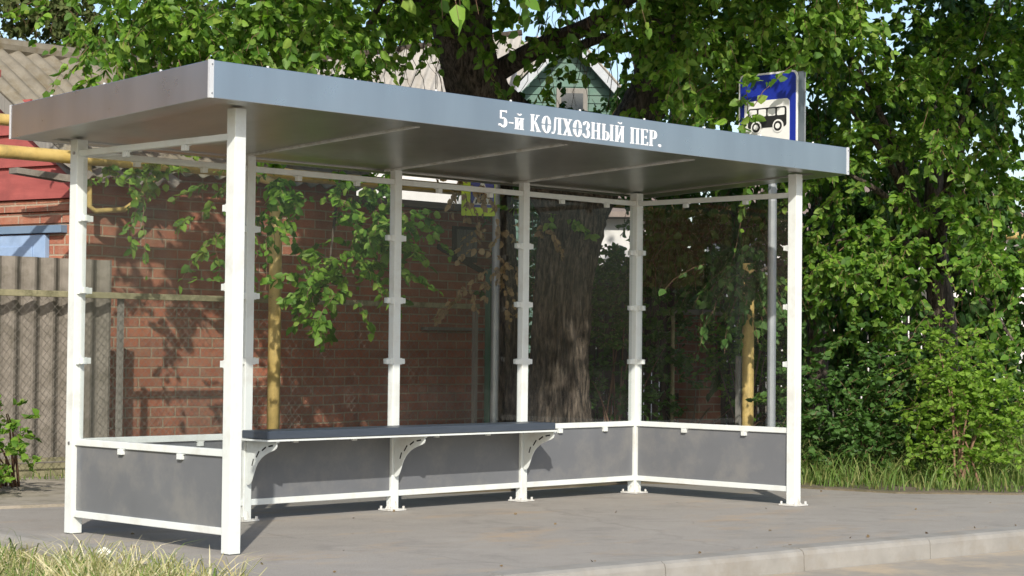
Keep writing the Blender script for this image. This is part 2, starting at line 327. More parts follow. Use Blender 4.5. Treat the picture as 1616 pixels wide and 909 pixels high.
def kerb_run(mb, pts, w, zt, zb, side, L=1.0, off=0.0):
    "stones of length L along pts; w across to the given side"
    seg = []
    P = [Vector((x, y, 0)) for x, y in pts]
    for a, b in zip(P[:-1], P[1:]):
        d = (b-a); n = max(1, int(round(d.length/L))); 
        for k in range(n):
            p = a+d*(k/n); q = a+d*((k+1)/n); t = d.normalized(); nn = Vector((t.y, -t.x, 0))*side
            gpp = 0.004; p = p+t*gpp; q = q-t*gpp; jz = rnd.uniform(-.004, .004); jx = rnd.uniform(-.003, .003)
            prof = [(0, zb), (0, zt-.008), (.008, zt), (w-.03, zt-.003), (w-.008, zt-.014), (w, zt-.035), (w+.01, zb)]
            mb.prism([p+nn*(u+jx)+Vector((0, 0, z+jz)) for u, z in prof], q-p)
m = MB(); kerb_run(m, [(-12, -.05), (-0.55, -1.205), (2.42, -1.50), (4.45, -1.72), (14, -2.73), (30, -4.4)], 0.16, 0.006, -0.29, 1)
structure(m.build('kerb', MT['kerb'], smooth=False))
m = MB(); kerb_run(m, [(-0.14, 3.0), (-0.15, 1.87), (-0.235, 0.58), (-0.36, 0.0), (-0.50, -0.75), (-.52, -1.19)], 0.14, 0.010, -0.28, 1, 1.0)
structure(m.build('kerb', MT['kerb']))

# ------------------------------------------------------------------ bus shelter
LX = 4.6; W = 0.068; D = 1.441; YB = D-W
def zs(y): return 2.183 - 0.080*(y+0.18)/1.75
shel = thing('bus_shelter', 'white framed glass bus shelter with a flat metal roof and a built-in dark bench', 'bus shelter')
def clamp(parent, c, d):
    "glass clamp: c = centre on the post face, d = outward direction (x or y)"
    m = MB(); c = Vector(c); d = Vector(d); n = Vector((abs(d.y), abs(d.x), 0)) if d.z == 0 else Vector((0, 1, 0))
    def bx(c0, c1, hw, z0, z1):
        vs = []
        a = c+d*c0; b = c+d*c1
        lo = [min(a[i], b[i])-abs(n[i])*hw for i in range(3)]; hi = [max(a[i], b[i])+abs(n[i])*hw for i in range(3)]
        lo[2] = c.z+z0; hi[2] = c.z+z1; m.box(lo, hi)
    bx(-.002, .020, .020, -.020, .020); bx(.020, .047, .016, -.0165, .0165)
    m.build('glass_clamp', MT['white'], parent, bevel=0.002)
posts = {}
def post(x, y, wx, wy, plate=True):
    m = MB(); m.box((x, y, 0.004), (x+wx, y+wy, zs(y+wy)+.004))
    o = m.build('post', MT['white'], shel, bevel=0.004)
    if plate:
        p = MB(); e = .034; p.box((x-e, y-e, 0.003), (x+wx+e, y+wy+e, 0.013))
        for sx in (-e+.012, wx+e-.012):
            for sy in (-e+.012, wy+e-.012):
                p.tube([(x+sx, y+sy, .012), (x+sx, y+sy, .03)], .008, 6)
        # gussets
        p.prism([(x+wx/2-.003, y-.002, .013), (x+wx/2-.003, y-e+.004, .013), (x+wx/2-.003, y-.002, .06)], (.006, 0, 0))
        p.prism([(x-.002, y+wy/2-.003, .013), (x-e+.004, y+wy/2-.003, .013), (x-.002, y+wy/2-.003, .06)], (0, .006, 0))
        p.build('base_plate', MT['plate'], o)
    return o
pFL = post(0, 0, W, W, False); pBL = post(0, YB, W, W, False); pFR = post(LX, 0, W, W); pBR = post(LX, YB, W, W)
pm = [post(1.15*i+.004, YB+.002, .058, .050) for i in (1, 2, 3)]
CZ = (0.925, 1.302, 1.690)
bt = MB()
for (x, zz) in ((0, .49), (0, 2.04)):
    pass
def bolt(parent, c, d):
    m = MB(); m.tube([Vector(c), Vector(c)+Vector(d)*.005], .009, 10); m.build('bolt', MT['bolt'], parent)
bolt(pBL, (0, YB+.03, .485), (-1, 0, 0)); bolt(pBL, (0, YB+.03, 2.04), (-1, 0, 0))
# side rails (left and right ends)
for x0, pa, pb in ((0, pFL, pBL), (LX, pFR, pBR)):
    for nme, z0, z1 in (('top_rail', 2.023, 2.056), ('middle_rail', .4735, .509), ('bottom_rail', .0916, .127)):
        o = MB().box((x0+.012, W-.001, z0), (x0+.052, YB+.001, z1)).build(nme, MT['white'], shel, bevel=.003)
        if nme != 'bottom_rail':
            for yy in (.43, .945):
                mm = MB(); mm.box((x0+.004, yy-.018, z0-.030), (x0+.030, yy+.018, z0-.001)); mm.box((x0+.016, yy-.03, z0-.006), (x0+.034, yy+.03, z0-.0005))
                mm.build('rail_clamp', MT['white'], o, bevel=.002)
    MB().box((x0+.026, W+.022, .512), (x0+.034, YB-.022, 2.008)).build('glass_pane', MT['glass'], shel)
    MB().box((x0+.026, W+.004, .127), (x0+.032, YB-.004, .4733)).build('lower_panel', MT['panel'], shel)
    for z in CZ:
        clamp(pa, (x0+.030, W, z), (0, 1, 0)); clamp(pb, (x0+.030, YB, z), (0, -1, 0))
# small screws on the front posts
for z in CZ:
    for pp, x in ((pm[0], 1.154),):
        pass
# back wall: four bays
bx = [(W, 1.154), (1.212, 2.304), (2.362, 3.454), (3.512, LX)]
bp = [(pBL, pm[0]), (pm[0], pm[1]), (pm[1], pm[2]), (pm[2], pBR)]
for (xa, xb), (pa, pb) in zip(bx, bp):
    for nme, z0, z1 in (('top_rail', 2.023, 2.056), ('middle_rail', .4735, .509), ('bottom_rail', .0916, .127)):
        o = MB().box((xa-.001, YB+.008, z0), (xb+.001, YB+.044, z1)).build(nme, MT['white'], shel, bevel=.003)
        if nme != 'bottom_rail':
            for xx in (xa+(xb-xa)*.30, xa+(xb-xa)*.72):
                mm = MB(); mm.box((xx-.018, YB+.002, z0-.030), (xx+.018, YB+.028, z0-.001)); mm.box((xx-.03, YB+.012, z0-.006), (xx+.03, YB+.030, z0-.0005))
                mm.build('rail_clamp', MT['white'], o, bevel=.002)
    MB().box((xa+.020, YB+.022, .512), (xb-.020, YB+.030, 2.008)).build('glass_pane', MT['glass'], shel)
    MB().box((xa+.003, YB+.022, .127), (xb-.003, YB+.028, .4733)).build('lower_panel', MT['panel'], shel)
    for z in CZ:
        clamp(pa, (xa, YB+.026, z), (1, 0, 0)); clamp(pb, (xb, YB+.026, z), (-1, 0, 0))
# roof
RX0, RX1, RY0, RY1 = -.293, 4.932, -.180, 1.570
FH = .178
def sloped(a, b, z0, z1):
    "box from a=(x0,y0) to b=(x1,y1) whose bottom/top follow the roof fall"
    (x0, y0), (x1, y1) = a, b
    vs = [(x0, y0, zs(y0)+z0), (x1, y0, zs(y0)+z0), (x1, y1, zs(y1)+z0), (x0, y1, zs(y1)+z0), (x0, y0, zs(y0)+z1), (x1, y0, zs(y0)+z1), (x1, y1, zs(y1)+z1), (x0, y1, zs(y1)+z1)]
    m = MB(); m.add(vs, [(3, 2, 1, 0), (4, 5, 6, 7), (0, 1, 5, 4), (1, 2, 6, 5), (2, 3, 7, 6), (3, 0, 4, 7)]); return m
t = .012
ff = sloped((RX0+.002, RY0), (RX1-.002, RY0+t), 0, FH).build('fascia', MT['metal'], shel, bevel=.002)
sloped((RX0+.002, RY1-t), (RX1-.002, RY1), 0, FH).build('fascia', MT['metal'], shel, bevel=.002)
sloped((RX0, RY0+t+.001), (RX0+t, RY1-t-.001), 0, FH).build('fascia', MT['metal'], shel, bevel=.002)
sloped((RX1-t, RY0+t+.001), (RX1, RY1-t-.001), 0, FH).build('fascia', MT['metal'], shel, bevel=.002)
sloped((RX0+t, RY0+t), (RX1-t, RY1-t), FH-.05, FH-.042).build('roof_deck', MT['metal'], shel)
# soffit: border strip, sunk panels, cross ribs
bw = .115
bo = sloped((RX0+t, RY0+t), (RX1-t, RY0+bw), .001, .012)
for q in (sloped((RX0+t, RY1-.09), (RX1-t, RY1-t), .001, .012), sloped((RX0+t, RY0+bw), (RX0+.20, RY1-.09), .001, .012), sloped((RX1-.20, RY0+bw), (RX1-t, RY1-.09), .001, .012)):
    bo.add(q.v, q.f)
bo.build('soffit_border', MT['soffit'], shel)
for i in range(4):
    xa = [RX0+.205, 1.17, 2.32, 3.47][i]; xb = [1.145, 2.295, 3.445, RX1-.205][i]
    sloped((xa+.004, RY0+bw+.005), (xb-.004, RY1-.095), .010, .020).build('soffit_panel', MT['soffit'], shel)
sloped((RX0+.198, RY0+bw-.002), (RX1-.198, RY1-.088), .028, .034).build('soffit_backing', MT['dark'], shel)
for x in (1.145, 2.295, 3.445):
    sloped((x+.002, RY0+bw+.004), (x+.023, RY1-.094), -.002, .012).build('soffit_rib', MT['plate'], shel)
# corner trims with rivets
for (x, y, sx, sy) in ((RX0, RY0, 1, 1), (RX1, RY0, -1, 1), (RX0, RY1, 1, -1), (RX1, RY1, -1, -1)):
    m = MB(); e = .0025; w = .022
    zb, zt = zs(y)-.001, zs(y)+FH+.002
    m.box((min(x-sx*e, x+sx*w), min(y-sy*e, y-sy*.0003), zb), (max(x-sx*e, x+sx*w), max(y-sy*e, y-sy*.0003), zt))
    m.box((min(x-sx*e, x-sx*.0003), min(y, y+sy*.012), zb), (max(x-sx*e, x-sx*.0003), max(y, y+sy*.012), zt))
    o = m.build('corner_trim', MT['trim'], shel)
    for zz in (zb+.022, zt-.022): MB().tube([(x+sx*.011, y-sy*.0025, zz), (x+sx*.011, y-sy*.006, zz)], .004, 8).build('rivet', MT['bolt'], o)
for i in range(9):
    x = RX0+.35+i*.56; MB().tube([(x, RY0+.006, zs(RY0)+FH-.002), (x, RY0+.006, zs(RY0)+FH+.007)], .007, 8).build('roof_screw', MT['trim'], shel)
for i in range(3):
    y = RY0+.4+i*.48; MB().tube([(RX0+.006, y, zs(y)+FH-.002), (RX0+.006, y, zs(y)+FH+.007)], .007, 8).build('roof_screw', MT['trim'], shel)
# bench
SX0, SX1, SY0 = 1.085, 3.470, 1.083
m = MB(); m.box((SX0, SY0, .487), (SX1, 1.312, .532)); m.build('bench_seat', MT['seat'], shel, bevel=.005)
m = MB(); m.box((SX0-.004, SY0-.010, .474), (SX1+.004, 1.366, .484)); 
m.build('bench_tray', MT['white'], shel)
def bracket(x):
    pts = [(1.100, .4735), (1.097, .445), (1.103, .432), (1.118, .423), (1.145, .414), (1.175, .404), (1.205, .391), (1.230, .377), (1.252, .360), (1.272, .340), (1.288, .315),
           (1.300, .290), (1.312, .262), (1.322, .240), (1.332, .223), (1.346, .214), (1.360, .213), (1.369, .222), (1.370, .4735)]
    m = MB(); m.prism([(x, y, z) for y, z in pts], (.006, 0, 0)); o = m.build('bench_bracket', MT['white'], shel)
    MB().box((x+.007, 1.110, .462), (x+.030, 1.368, .4735)).build('flange', MT['white'], o)
    for (y, z, dy, dz) in ((1.150, .445, -.022, .004), (1.212, .426, -.020, .012), (1.268, .393, -.015, .020), (1.312, .345, -.008, .022)):
        d = Vector((0, dy, dz)); n = Vector((0, -d.z, d.y)).normalized()*.0045; c = Vector((x, y, z))
        q = [c-d*.9-n, c+d*.9-n, c+d*.9+n, c-d*.9+n]
        MB().prism([p-Vector((.001, 0, 0)) for p in q], (.008, 0, 0)).build('slot_shade_bar', MT['dark'], o)  # solid dark bar; its black stands in for shade in an open slot
for x in (1.180, 2.330, 3.480): bracket(x-.012)
# lettering: hand-drawn condensed serif capitals, stencil cut
class G:
    def __init__(s): s.p = []
    def q(s, *pts): s.p.append(list(pts)); return s
    def r(s, x0, y0, x1, y1): return s.q((x0, y0), (x1, y0), (x1, y1), (x0, y1))
    def stem(s, x, S=.115, y0=0, y1=1, e=.05): 
        s.r(x, y0, x+S, y1); s.r(x-e, y0, x, y0+.05); s.r(x+S, y0, x+S+e, y0+.05); s.r(x-e, y1-.05, x, y1); s.r(x+S, y1-.05, x+S+e, y1); return s
    def arc(s, cx, cy, rx, ry, tx, ty, a0, a1, n=10):
        for k in range(n):
            a = R(a0+(a1-a0)*k/n); b = R(a0+(a1-a0)*(k+1)/n)
            s.q((cx+rx*math.cos(a), cy+ry*math.sin(a)), (cx+rx*math.cos(b), cy+ry*math.sin(b)), (cx+(rx-tx)*math.cos(b), cy+(ry-ty)*math.sin(b)), (cx+(rx-tx)*math.cos(a), cy+(ry-ty)*math.sin(a)))
        return s
def gl(ch):
    g = G()
    if ch == '5':
        g.r(.10, .93, .42, 1.0).r(.08, .52, .14, 1.0).r(.40, .88, .44, 1.02); g.arc(.24, .31, .23, .30, .15, .06, -150, 125, 14); g.r(.0, .10, .12, .22); return g, .50
    if ch == '-': g.r(.02, .30, .26, .37); return g, .28
    if ch == 'О':
        g.arc(.27, .5, .26, .52, .15, .06, 5, 175, 14).arc(.27, .5, .26, .52, .15, .06, 185, 355, 14); return g, .54
    if ch == 'К':
        g.stem(.05); g.q((.21, .46), (.25, .56), (.44, .95), (.36, .95)).r(.33, .95, .52, 1.0).q((.22, .50), (.33, .56), (.54, .05), (.38, .05)).r(.36, 0, .60, .05); return g, .60
    if ch == 'Л':
        g.stem(.40); g.r(.16, .94, .40, .99).q((.17, .95), (.235, .95), (.20, .25), (.12, .08)).q((.12, .08), (.20, .25), (.12, .02), (.0, -.01)).q((0, -.01), (.12, .08), (.05, .12), (-.02, .08)); return g, .62
    if ch == 'Х':
        g.q((.0, 1), (.17, 1), (.50, 0), (.33, 0)).q((.40, 1), (.46, 1), (.09, 0), (.03, 0)); g.r(-.04, .95, .20, 1.001).r(.34, .95, .52, 1.001).r(-.03, -.001, .16, .05).r(.28, -.001, .54, .05); return g, .53
    if ch == 'З':
        g.arc(.20, .76, .21, .25, .14, .05, -80, 160, 12).arc(.20, .26, .23, .28, .15, .05, -160, 80, 12); g.r(.0, .12, .11, .24).r(.02, .76, .11, .87); return g, .46
    if ch == 'Н': g.stem(.05).stem(.40); g.r(.205, .47, .40, .53); return g, .61
    if ch == 'Ы':
        g.stem(.05); g.r(.205, .50, .28, .55).arc(.26, .275, .20, .275, .14, .05, -90, 90, 10).r(.205, 0, .28, .05); g.stem(.56); return g, .77
    if ch in 'Йй':
        if ch == 'Й': g.stem(.05).stem(.41); g.q((.205, .10), (.205, .24), (.41, .90), (.41, .76)); g.arc(.30, 1.24, .14, .13, .05, .07, 190, 350, 8); return g, .62
        g.stem(.05, .13, 0, .68).stem(.34, .13, 0, .68); g.q((.18, .08), (.18, .19), (.34, .60), (.34, .49)); g.arc(.26, .95, .12, .13, .05, .07, 190, 350, 8); return g, .54
    if ch == 'П': g.stem(.05).stem(.40); g.r(.205, .945, .40, .999); return g, .61
    if ch == 'Е':
        g.stem(.05); g.r(.205, .95, .45, 1.001).r(.205, -.001, .47, .05).r(.205, .48, .36, .53).r(.41, .82, .45, .95).r(.43, .05, .47, .20).r(.34, .42, .37, .59); return g, .51
    if ch == 'Р': g.stem(.05); g.r(.205, .95, .28, 1.0).arc(.26, .725, .23, .275, .15, .05, -90, 90, 10).r(.205, .45, .28, .50); return g, .53
    if ch == '.': g.arc(.09, .08, .09, .09, .088, .088, 0, 360, 10); return g, .18
    return g, .25
txt = '5-й КОЛХОЗНЫЙ ПЕР.'
adv = sum(gl(c)[1]+.07 for c in txt)
H = .093; sxx = 1.372/adv
cx = 1.640
k = 0
for ch in txt:
    g_, w_ = gl(ch); m = MB()
    for poly in g_.p:
        k += 1; pr = .003+.00002*(k % 40)
        m.prism([(cx+px*sxx, RY0-pr, 2.211+py*H) for px, py in poly], (0, pr-.0005, 0))
    if ch != ' ': m.build('letter', MT['letters'], ff)
    cx += (w_+.07)*sxx

# ------------------------------------------------------------------ bus stop sign (faces the traffic from the left)
SXX, SYC = 5.56, .955
sg = thing('bus_stop_sign', 'blue and white bus stop sign rising behind the right end of the shelter roof', 'road sign', loc=(SXX, SYC, 0))
def rrect(w, h, r, cx=0, cz=0, n=5):
    out = []
    for (sx, sz, a0) in ((1, 1, 0), (-1, 1, 90), (-1, -1, 180), (1, -1, 270)):
        for k in range(n+1):
            a = R(a0+90*k/n); out.append((cx+sx*(w/2-r)+r*math.cos(a), cz+sz*(h/2-r)+r*math.sin(a)))
    return out
def plate(mb, poly, x, t):
    "poly in (y right-to-left mirrored, z); front looks to -X, viewer sees +u to the right = -Y"
    mb.prism([(x, -u, z) for u, z in poly], (t, 0, 0))
ST = 3.03; SH = .76; SWd = .53; szc = ST-SH/2
m = MB(); m.tube([(.06, 0, 0.0), (.06, 0, ST+.0)], .032, 14); m.build('pole', MT['greypole'], sg, smooth=False)
m = MB(); plate(m, rrect(SWd, SH, .045, 0, szc), -.003, .006); p0 = m.build('sign_plate', MT['signwhite'], sg)
m = MB(); plate(m, rrect(SWd-.03, SH-.03, .035, 0, szc), -.006, .0025); m.build('blue_field', MT['signblue'], p0)
m = MB(); plate(m, rrect(SWd-.125, .50, .03, -.005, szc-.07), -.009, .0025); m.build('white_field', MT['signwhite'], p0)
m = MB(); bz = ST-.328
plate(m, rrect(.345, .145, .02, 0, bz+.0), -.012, .0025); m.build('bus_symbol', MT['signblack'], p0)
m = MB()
for u in (-.125, -.042, .041, .124): plate(m, rrect(.066, .052, .008, u, bz+.036), -.0145, .002)
m.build('bus_windows', MT['signwhite'], p0)
for u in (-.095, .10):
    for q, (rr_, mm_, xx_) in enumerate(((.048, 'signwhite', -.0148), (.036, 'signblack', -.0172), (.020, 'signwhite', -.0196))):
        m = MB(); plate(m, [(u+rr_*math.cos(2*math.pi*i/20), bz-.067+rr_*math.sin(2*math.pi*i/20)) for i in range(20)], xx_, .002); m.build('wheel_symbol', MT[mm_], p0)
m = MB(); m.box((.012, -.262, szc-SH/2+.01), (.085, -.255, szc+SH/2-.015)); m.build('side_plate', MT['signback'], sg)
m = MB(); m.box((.085, -.266, szc-SH/2), (.094, -.250, szc+SH/2-.01)); m.build('edge_strip', MT['greypole'], sg)
m = MB(); m.box((.088, -.249, szc-SH/2), (.094, .25, szc+SH/2)); m.build('rear_plate', MT['signback'], sg)

# crossing sign, hanging low behind the glass
pc = at(781, 640, 17.2); 
cs = thing('crossing_sign', 'pedestrian crossing sign with lime yellow border on a slim grey post behind the back glass', 'road sign', loc=(pc[0], pc[1], 0))
cs.rotation_euler = (0, 0, R(-45.7+14))
zt_ = at(781, 341, 17.2)[2]
m = MB(); m.tube([(0, 0.03, 0.0), (0, .03, zt_+.45)], .034, 12); m.build('pole', MT['greypole'], cs)
def pl(mb, poly, y, t): mb.prism([(u, y, z) for u, z in poly], (0, t, 0))
cw = .30; x_ = -.17
m = MB(); pl(m, rrect(cw+.005, .42, .01, x_, zt_+.21), -.004, .004); q = m.build('sign_plate', MT['signlime'], cs)
m = MB(); pl(m, rrect(cw-.085, .30, .008, x_+.035, zt_+.225), -.007, .003); m.build('blue_field', MT['signblue'], q)
m = MB(); pl(m, [(x_-.055, zt_+.10), (x_+.125, zt_+.10), (x_+.035, zt_+.33)], -.010, .003); m.build('white_triangle', MT['signwhite'], q)
m = MB()
for k in range(4): pl(m, [(x_-.035+k*.04, zt_+.108), (x_-.015+k*.04, zt_+.108), (x_-.008+k*.04, zt_+.145), (x_-.022+k*.04, zt_+.145)], -.0125, .0025)
pl(m, [(x_+.015, zt_+.15), (x_+.03, zt_+.15), (x_+.045, zt_+.21), (x_+.03, zt_+.25), (x_+.02, zt_+.21)], -.0125, .0025)
pl(m, [(x_+.045, zt_+.15), (x_+.06, zt_+.15), (x_+.05, zt_+.21), (x_+.04, zt_+.21)], -.0125, .0025)
m.build('walker_symbol', MT['signblack'], q)

# ------------------------------------------------------------------ gas pipe
gp = thing('gas_pipe', 'long yellow overhead gas pipe on round yellow posts running behind the shelter', 'pipe', loc=(0, 5.0, 0))
z0 = at_y(0, 237, 5.0)[2]
m = MB(); m.tube([(x, .12+.02*math.sin(x), z0+.004*x) for x in np.linspace(-9, 18, 40)], .051, 16); m.build('main_pipe', MT['yellow'], gp, smooth=True)
m = MB(); m.tube([(x, .35, z0+.27) for x in (-9, 3, 8)], .045, 14); m.build('upper_pipe', MT['yellow'], gp, smooth=True)
for px in (432,):
    X = at_y(px, 600, 4.80)[0]
    m = MB(); m.tube([(X, -.20, 0), (X, -.20, z0-.1), (X, .12, z0)], .052, 16); m.build('support_post', MT['yellow'], gp, smooth=True)

# ------------------------------------------------------------------ fences
af = thing('asbestos_fence', 'fence of old grey corrugated sheets standing at the left behind the shelter', 'fence', loc=(0, 5.10, 0))
def corr(mb, x0, x1, z0f, z1f, per=.165, amp=.024, y=0, n=8, step=1, thick=.007):
    "corrugated upright sheet along x; z0f,z1f may be functions of x"
    xs = np.arange(x0, x1+1e-6, per/n); vs = []; fs = []
    for x in xs:
        yy = y+amp*math.cos(2*math.pi*x/per)
        for dy in (0, thick):
            for z in (z0f, z1f): vs.append((x, yy+dy, z))
    for i in range(len(xs)-1):
        a = 4*i; b = a+4; fs += [(a, b, b+1, a+1), (a+2, a+3, b+3, b+2), (a+1, b+1, b+3, a+3), (a, a+2, b+2, b)]
    fs += [(0, 1, 3, 2), (4*len(xs)-4, 4*len(xs)-2, 4*len(xs)-1, 4*len(xs)-3)]
    mb.add(vs, fs)
x = 2.74; k = 0
while x > -9:
    w_ = 1.155; m = MB(); corr(m, x-w_, x, .06, 1.665-rnd.uniform(0, .035), y=.012*(k % 2)); m.build('sheet', MT['asb'], af, smooth=False); x -= w_-.10; k += 1
m = MB(); m.box((-9, -.05, .02), (2.7, -.02, .16)); m.build('kickboard', MT['lath'], af)
cf = thing('chain_link_fence', 'rusty chain link fence with a mossy top rail running behind the shelter', 'fence', loc=(0, 4.98, 0))
m = MB(); m.box((-9, -.03, 1.355), (6.6, .012, 1.402)); m.build('top_rail', MT['lath'], cf, bevel=.004)
m = MB(); m.tube([(-9, .0, .13), (6.6, .0, .13)], .006, 5); m.build('bottom_wire', MT['wire'], cf)
V_, F_ = [], []
def wires(x0, x1, z0, z1, sp, rad):
    Hh = z1-z0; vs = []; 
    for sgn in (1, -1):
        for c in np.arange(x0-Hh, x1+Hh, sp):
            a = np.array([c, 0, z0]) if sgn > 0 else np.array([c, .004, z1]); b = a+np.array([Hh, 0, sgn*Hh])
            # clip in x
            for lim, hi in ((x0, False), (x1, True)):
                if hi:
                    if a[0] > lim: a = None; break
                    if b[0] > lim: b = a+(b-a)*((lim-a[0])/(b[0]-a[0]))
                else:
                    if b[0] < lim: a = None; break
                    if a[0] < lim: a = a+(b-a)*((lim-a[0])/(b[0]-a[0]))
            if a is None: continue
            d = (b-a)/np.linalg.norm(b-a); n1 = np.array([0, 1, 0]); n2 = np.cross(d, n1); k = len(V_)
            for p in (a, b):
                for th in (0, 2.094, 4.189): V_.append(p+rad*(n1*math.cos(th)+n2*math.sin(th)))
            F_.extend([(k, k+1, k+4, k+3), (k+1, k+2, k+5, k+4), (k+2, k, k+3, k+5)])
wires(-4, 6.6, .12, 1.36, .068, .0016)
np_mesh('wire_mesh', np.array(V_), np.array(F_), MT['wire'], cf)
for x in (-6.2, -3.1, 0.1, 2.78, 6.6):
    m = MB(); m.box((x-.02, .014, 0), (x+.02, .05, 1.40)); m.build('post', MT['greywood'], cf)

# picket fence to the right, brick pillar, gate posts
pf = thing('picket_fence', 'dark wooden picket fence in the shade to the right of the tree trunk', 'fence', loc=(0, 6.2, 0))
X0 = at_y(935, 600, 6.2)[0]; X1 = at_y(1068, 600, 6.2)[0]; X2 = at_y(1115, 600, 6.2)[0]; X3 = at_y(1560, 600, 6.2)[0]
xs = list(np.arange(X0, X1, .13))+list(np.arange(X2, X3, .15))
for i, x in enumerate(xs[:99]):
    h = 1.75+rnd.uniform(-.03, .03) if x < X1 else 1.7+rnd.uniform(-.03, .03); m = MB(); w2 = .045
    m.prism([(x-w2, 0, .05), (x+w2, 0, .05), (x+w2, 0, h-.05), (x, 0, h), (x-w2, 0, h-.05)], (0, .02, 0)); m.build('picket', MT['darkwood'], pf)
m = MB(); m.box((X0, .022, .45), (X3, .06, .52)); m.box((X0, .022, 1.3), (X3, .06, 1.37)); m.build('rail', MT['darkwood'], pf)
bp_ = thing('brick_pillar', 'square red brick pillar between the dark pickets, seen through the right end glass', 'pillar', loc=((X1+X2)/2, 6.15, 0))
hw = (X2-X1)/2-.06
zp = at_y(1090, 497, 6.0)[2]
MB().box((-hw, -hw, 0), (hw, hw, zp)).build('shaft', MT['brick'], bp_, bevel=.004)
MB().box((-hw-.03, -hw-.03, zp), (hw+.03, hw+.03, zp+.06)).build('cap', MT['kerb'], bp_, bevel=.006)
q = at(771, 640, 17.6); o = MB().box((-.03, -.03, 0), (.03, .03, 1.72)).build('gate_post', MT['greenpost'], None, bevel=.004, loc=(q[0], q[1], 0)); tag(o, 'thin dull green gate post just left of the grey crossing sign post', 'post')
q = at(1061, 640, 19.0); o = MB().tube([(0, 0, 0), (0, 0, 1.35)], .02, 10).build('thin_post', MT['lath'], None, smooth=False, loc=(q[0], q[1], 0)); tag(o, 'thin pale stake left of the brick pillar by the dark pickets', 'post')
q = at(1180, 640, 16.6); o = MB().tube([(0, 0, 0), (0, 0, 1.75)], .050, 16).build('yellow_post', MT['yellow'], None, smooth=False, loc=(q[0], q[1], 0)); tag(o, 'round yellow post just left of the grey pole of the bus sign', 'post')
q = at(1165, 640, 18.6); o = MB().box((-.02, -.02, 0), (.02, .02, .95)).build('concrete_post', MT['greywood'], None, loc=(q[0], q[1], 0)); tag(o, 'thin short grey post just left of the single yellow post', 'post')

# ------------------------------------------------------------------ red brick house at the left
C0 = at(118, 500, 15.75); CX, CY = C0[0], C0[1]
ho = thing('brick_house', 'red brick house with red gable boards and a blue shutter, behind the left shelter end', 'house', loc=(CX, CY, 0))
def cam_dir(l, d):
    rh = np.array([math.cos(yaw), -math.sin(yaw)]); fh = np.array([math.sin(yaw), math.cos(yaw)]); return rh*l+fh*d
dA = cam_dir(-.84, .545); dA /= np.linalg.norm(dA); aA = math.atan2(dA[1], dA[0])
nA = np.array([dA[1], -dA[0]])
if nA @ np.array([CX-CAM[0], CY-CAM[1]]) > 0: nA = -nA          # outward normal, towards the street
def onA(t, z, o=0.0): return Vector((dA[0]*t+nA[0]*o, dA[1]*t+nA[1]*o, z))
gT = 1.40; EZ = 2.52; AZ = 3.52
def wallA(name, poly, o0, o1, mat, parent=ho, bevel=0):
    m = MB(); m.prism([onA(t, z, o0) for t, z in poly], tuple(onA(0, 0, o1-o0))); return m.build(name, mat, parent, bevel=bevel)
# brick part uses its own local frame so that the courses run along the wall
wa = MB(); wa.box((0, 0, 0), (2*gT, .25, 2.14)); ob = wa.build('wall', MT['brickor'], ho); 
Mx = Matrix(((dA[0], -nA[0], 0, 0), (dA[1], -nA[1], 0, 0), (0, 0, 1, 0), (0, 0, 0, 1))); ob.matrix_local = Mx
WL = at_y(560, 500, CY)[0]-CX
wb = MB().box((.002, 0, 0), (WL, .25, EZ-.03)).build('wall', MT['brick'], ho)
# corbelled courses under the boards
for i, (za, zb_) in enumerate(((1.99, 2.075), (2.085, 2.175))):
    o = MB().box((-.02, -.02-.02*i, za), (2*gT, -.001, zb_)).build('cornice_course', MT['brickor'], ho); o.matrix_local = Mx
# overlapping boards in the gable
zz = 2.185
while zz < AZ-.05:
    hgt = .27; 
    t0 = 0.0 if zz+hgt < EZ else (zz+hgt*.6-EZ)/(AZ-EZ)*gT
    t1 = 2*gT-t0
    m = MB()
    pr = [(0, -.070), (0, -.030), (hgt+.02, -.012), (hgt+.02, -.035)]
    a = [Vector((t0, y, zz+z)) for z, y in pr]; b = [Vector((t1, y, zz+z)) for z, y in pr]
    m.add(a+b, [(0, 1, 2, 3), (7, 6, 5, 4), (0, 4, 5, 1), (1, 5, 6, 2), (2, 6, 7, 3), (3, 7, 4, 0)])
    o = m.build('gable_board', MT['red'], ho); o.matrix_local = Mx; zz += hgt
o = MB().prism([(0, -.010, 2.17), (2*gT, -.010, 2.17), (2*gT, -.010, EZ), (gT, -.010, AZ), (0, -.010, EZ)], (0, .2, 0)).build('gable_backing', MT['red'], ho); o.matrix_local = Mx
# blue lintel and shutter
tS = .30
o = MB().box((.10, -.075, 1.905), (1.6, -.001, 1.968)).build('lintel', MT['bluedark'], ho, bevel=.004); o.matrix_local = Mx
sh = MB().box((tS, -.050, 1.2), (1.25, -.002, 1.895)).build('window_shutter', MT['blue'], ho, bevel=.003); sh.matrix_local = Mx
o = MB().box((tS+.14, -.064, 1.3), (1.15, -.0505, 1.80)).build('shutter_panel', MT['blue'], sh, bevel=.004)
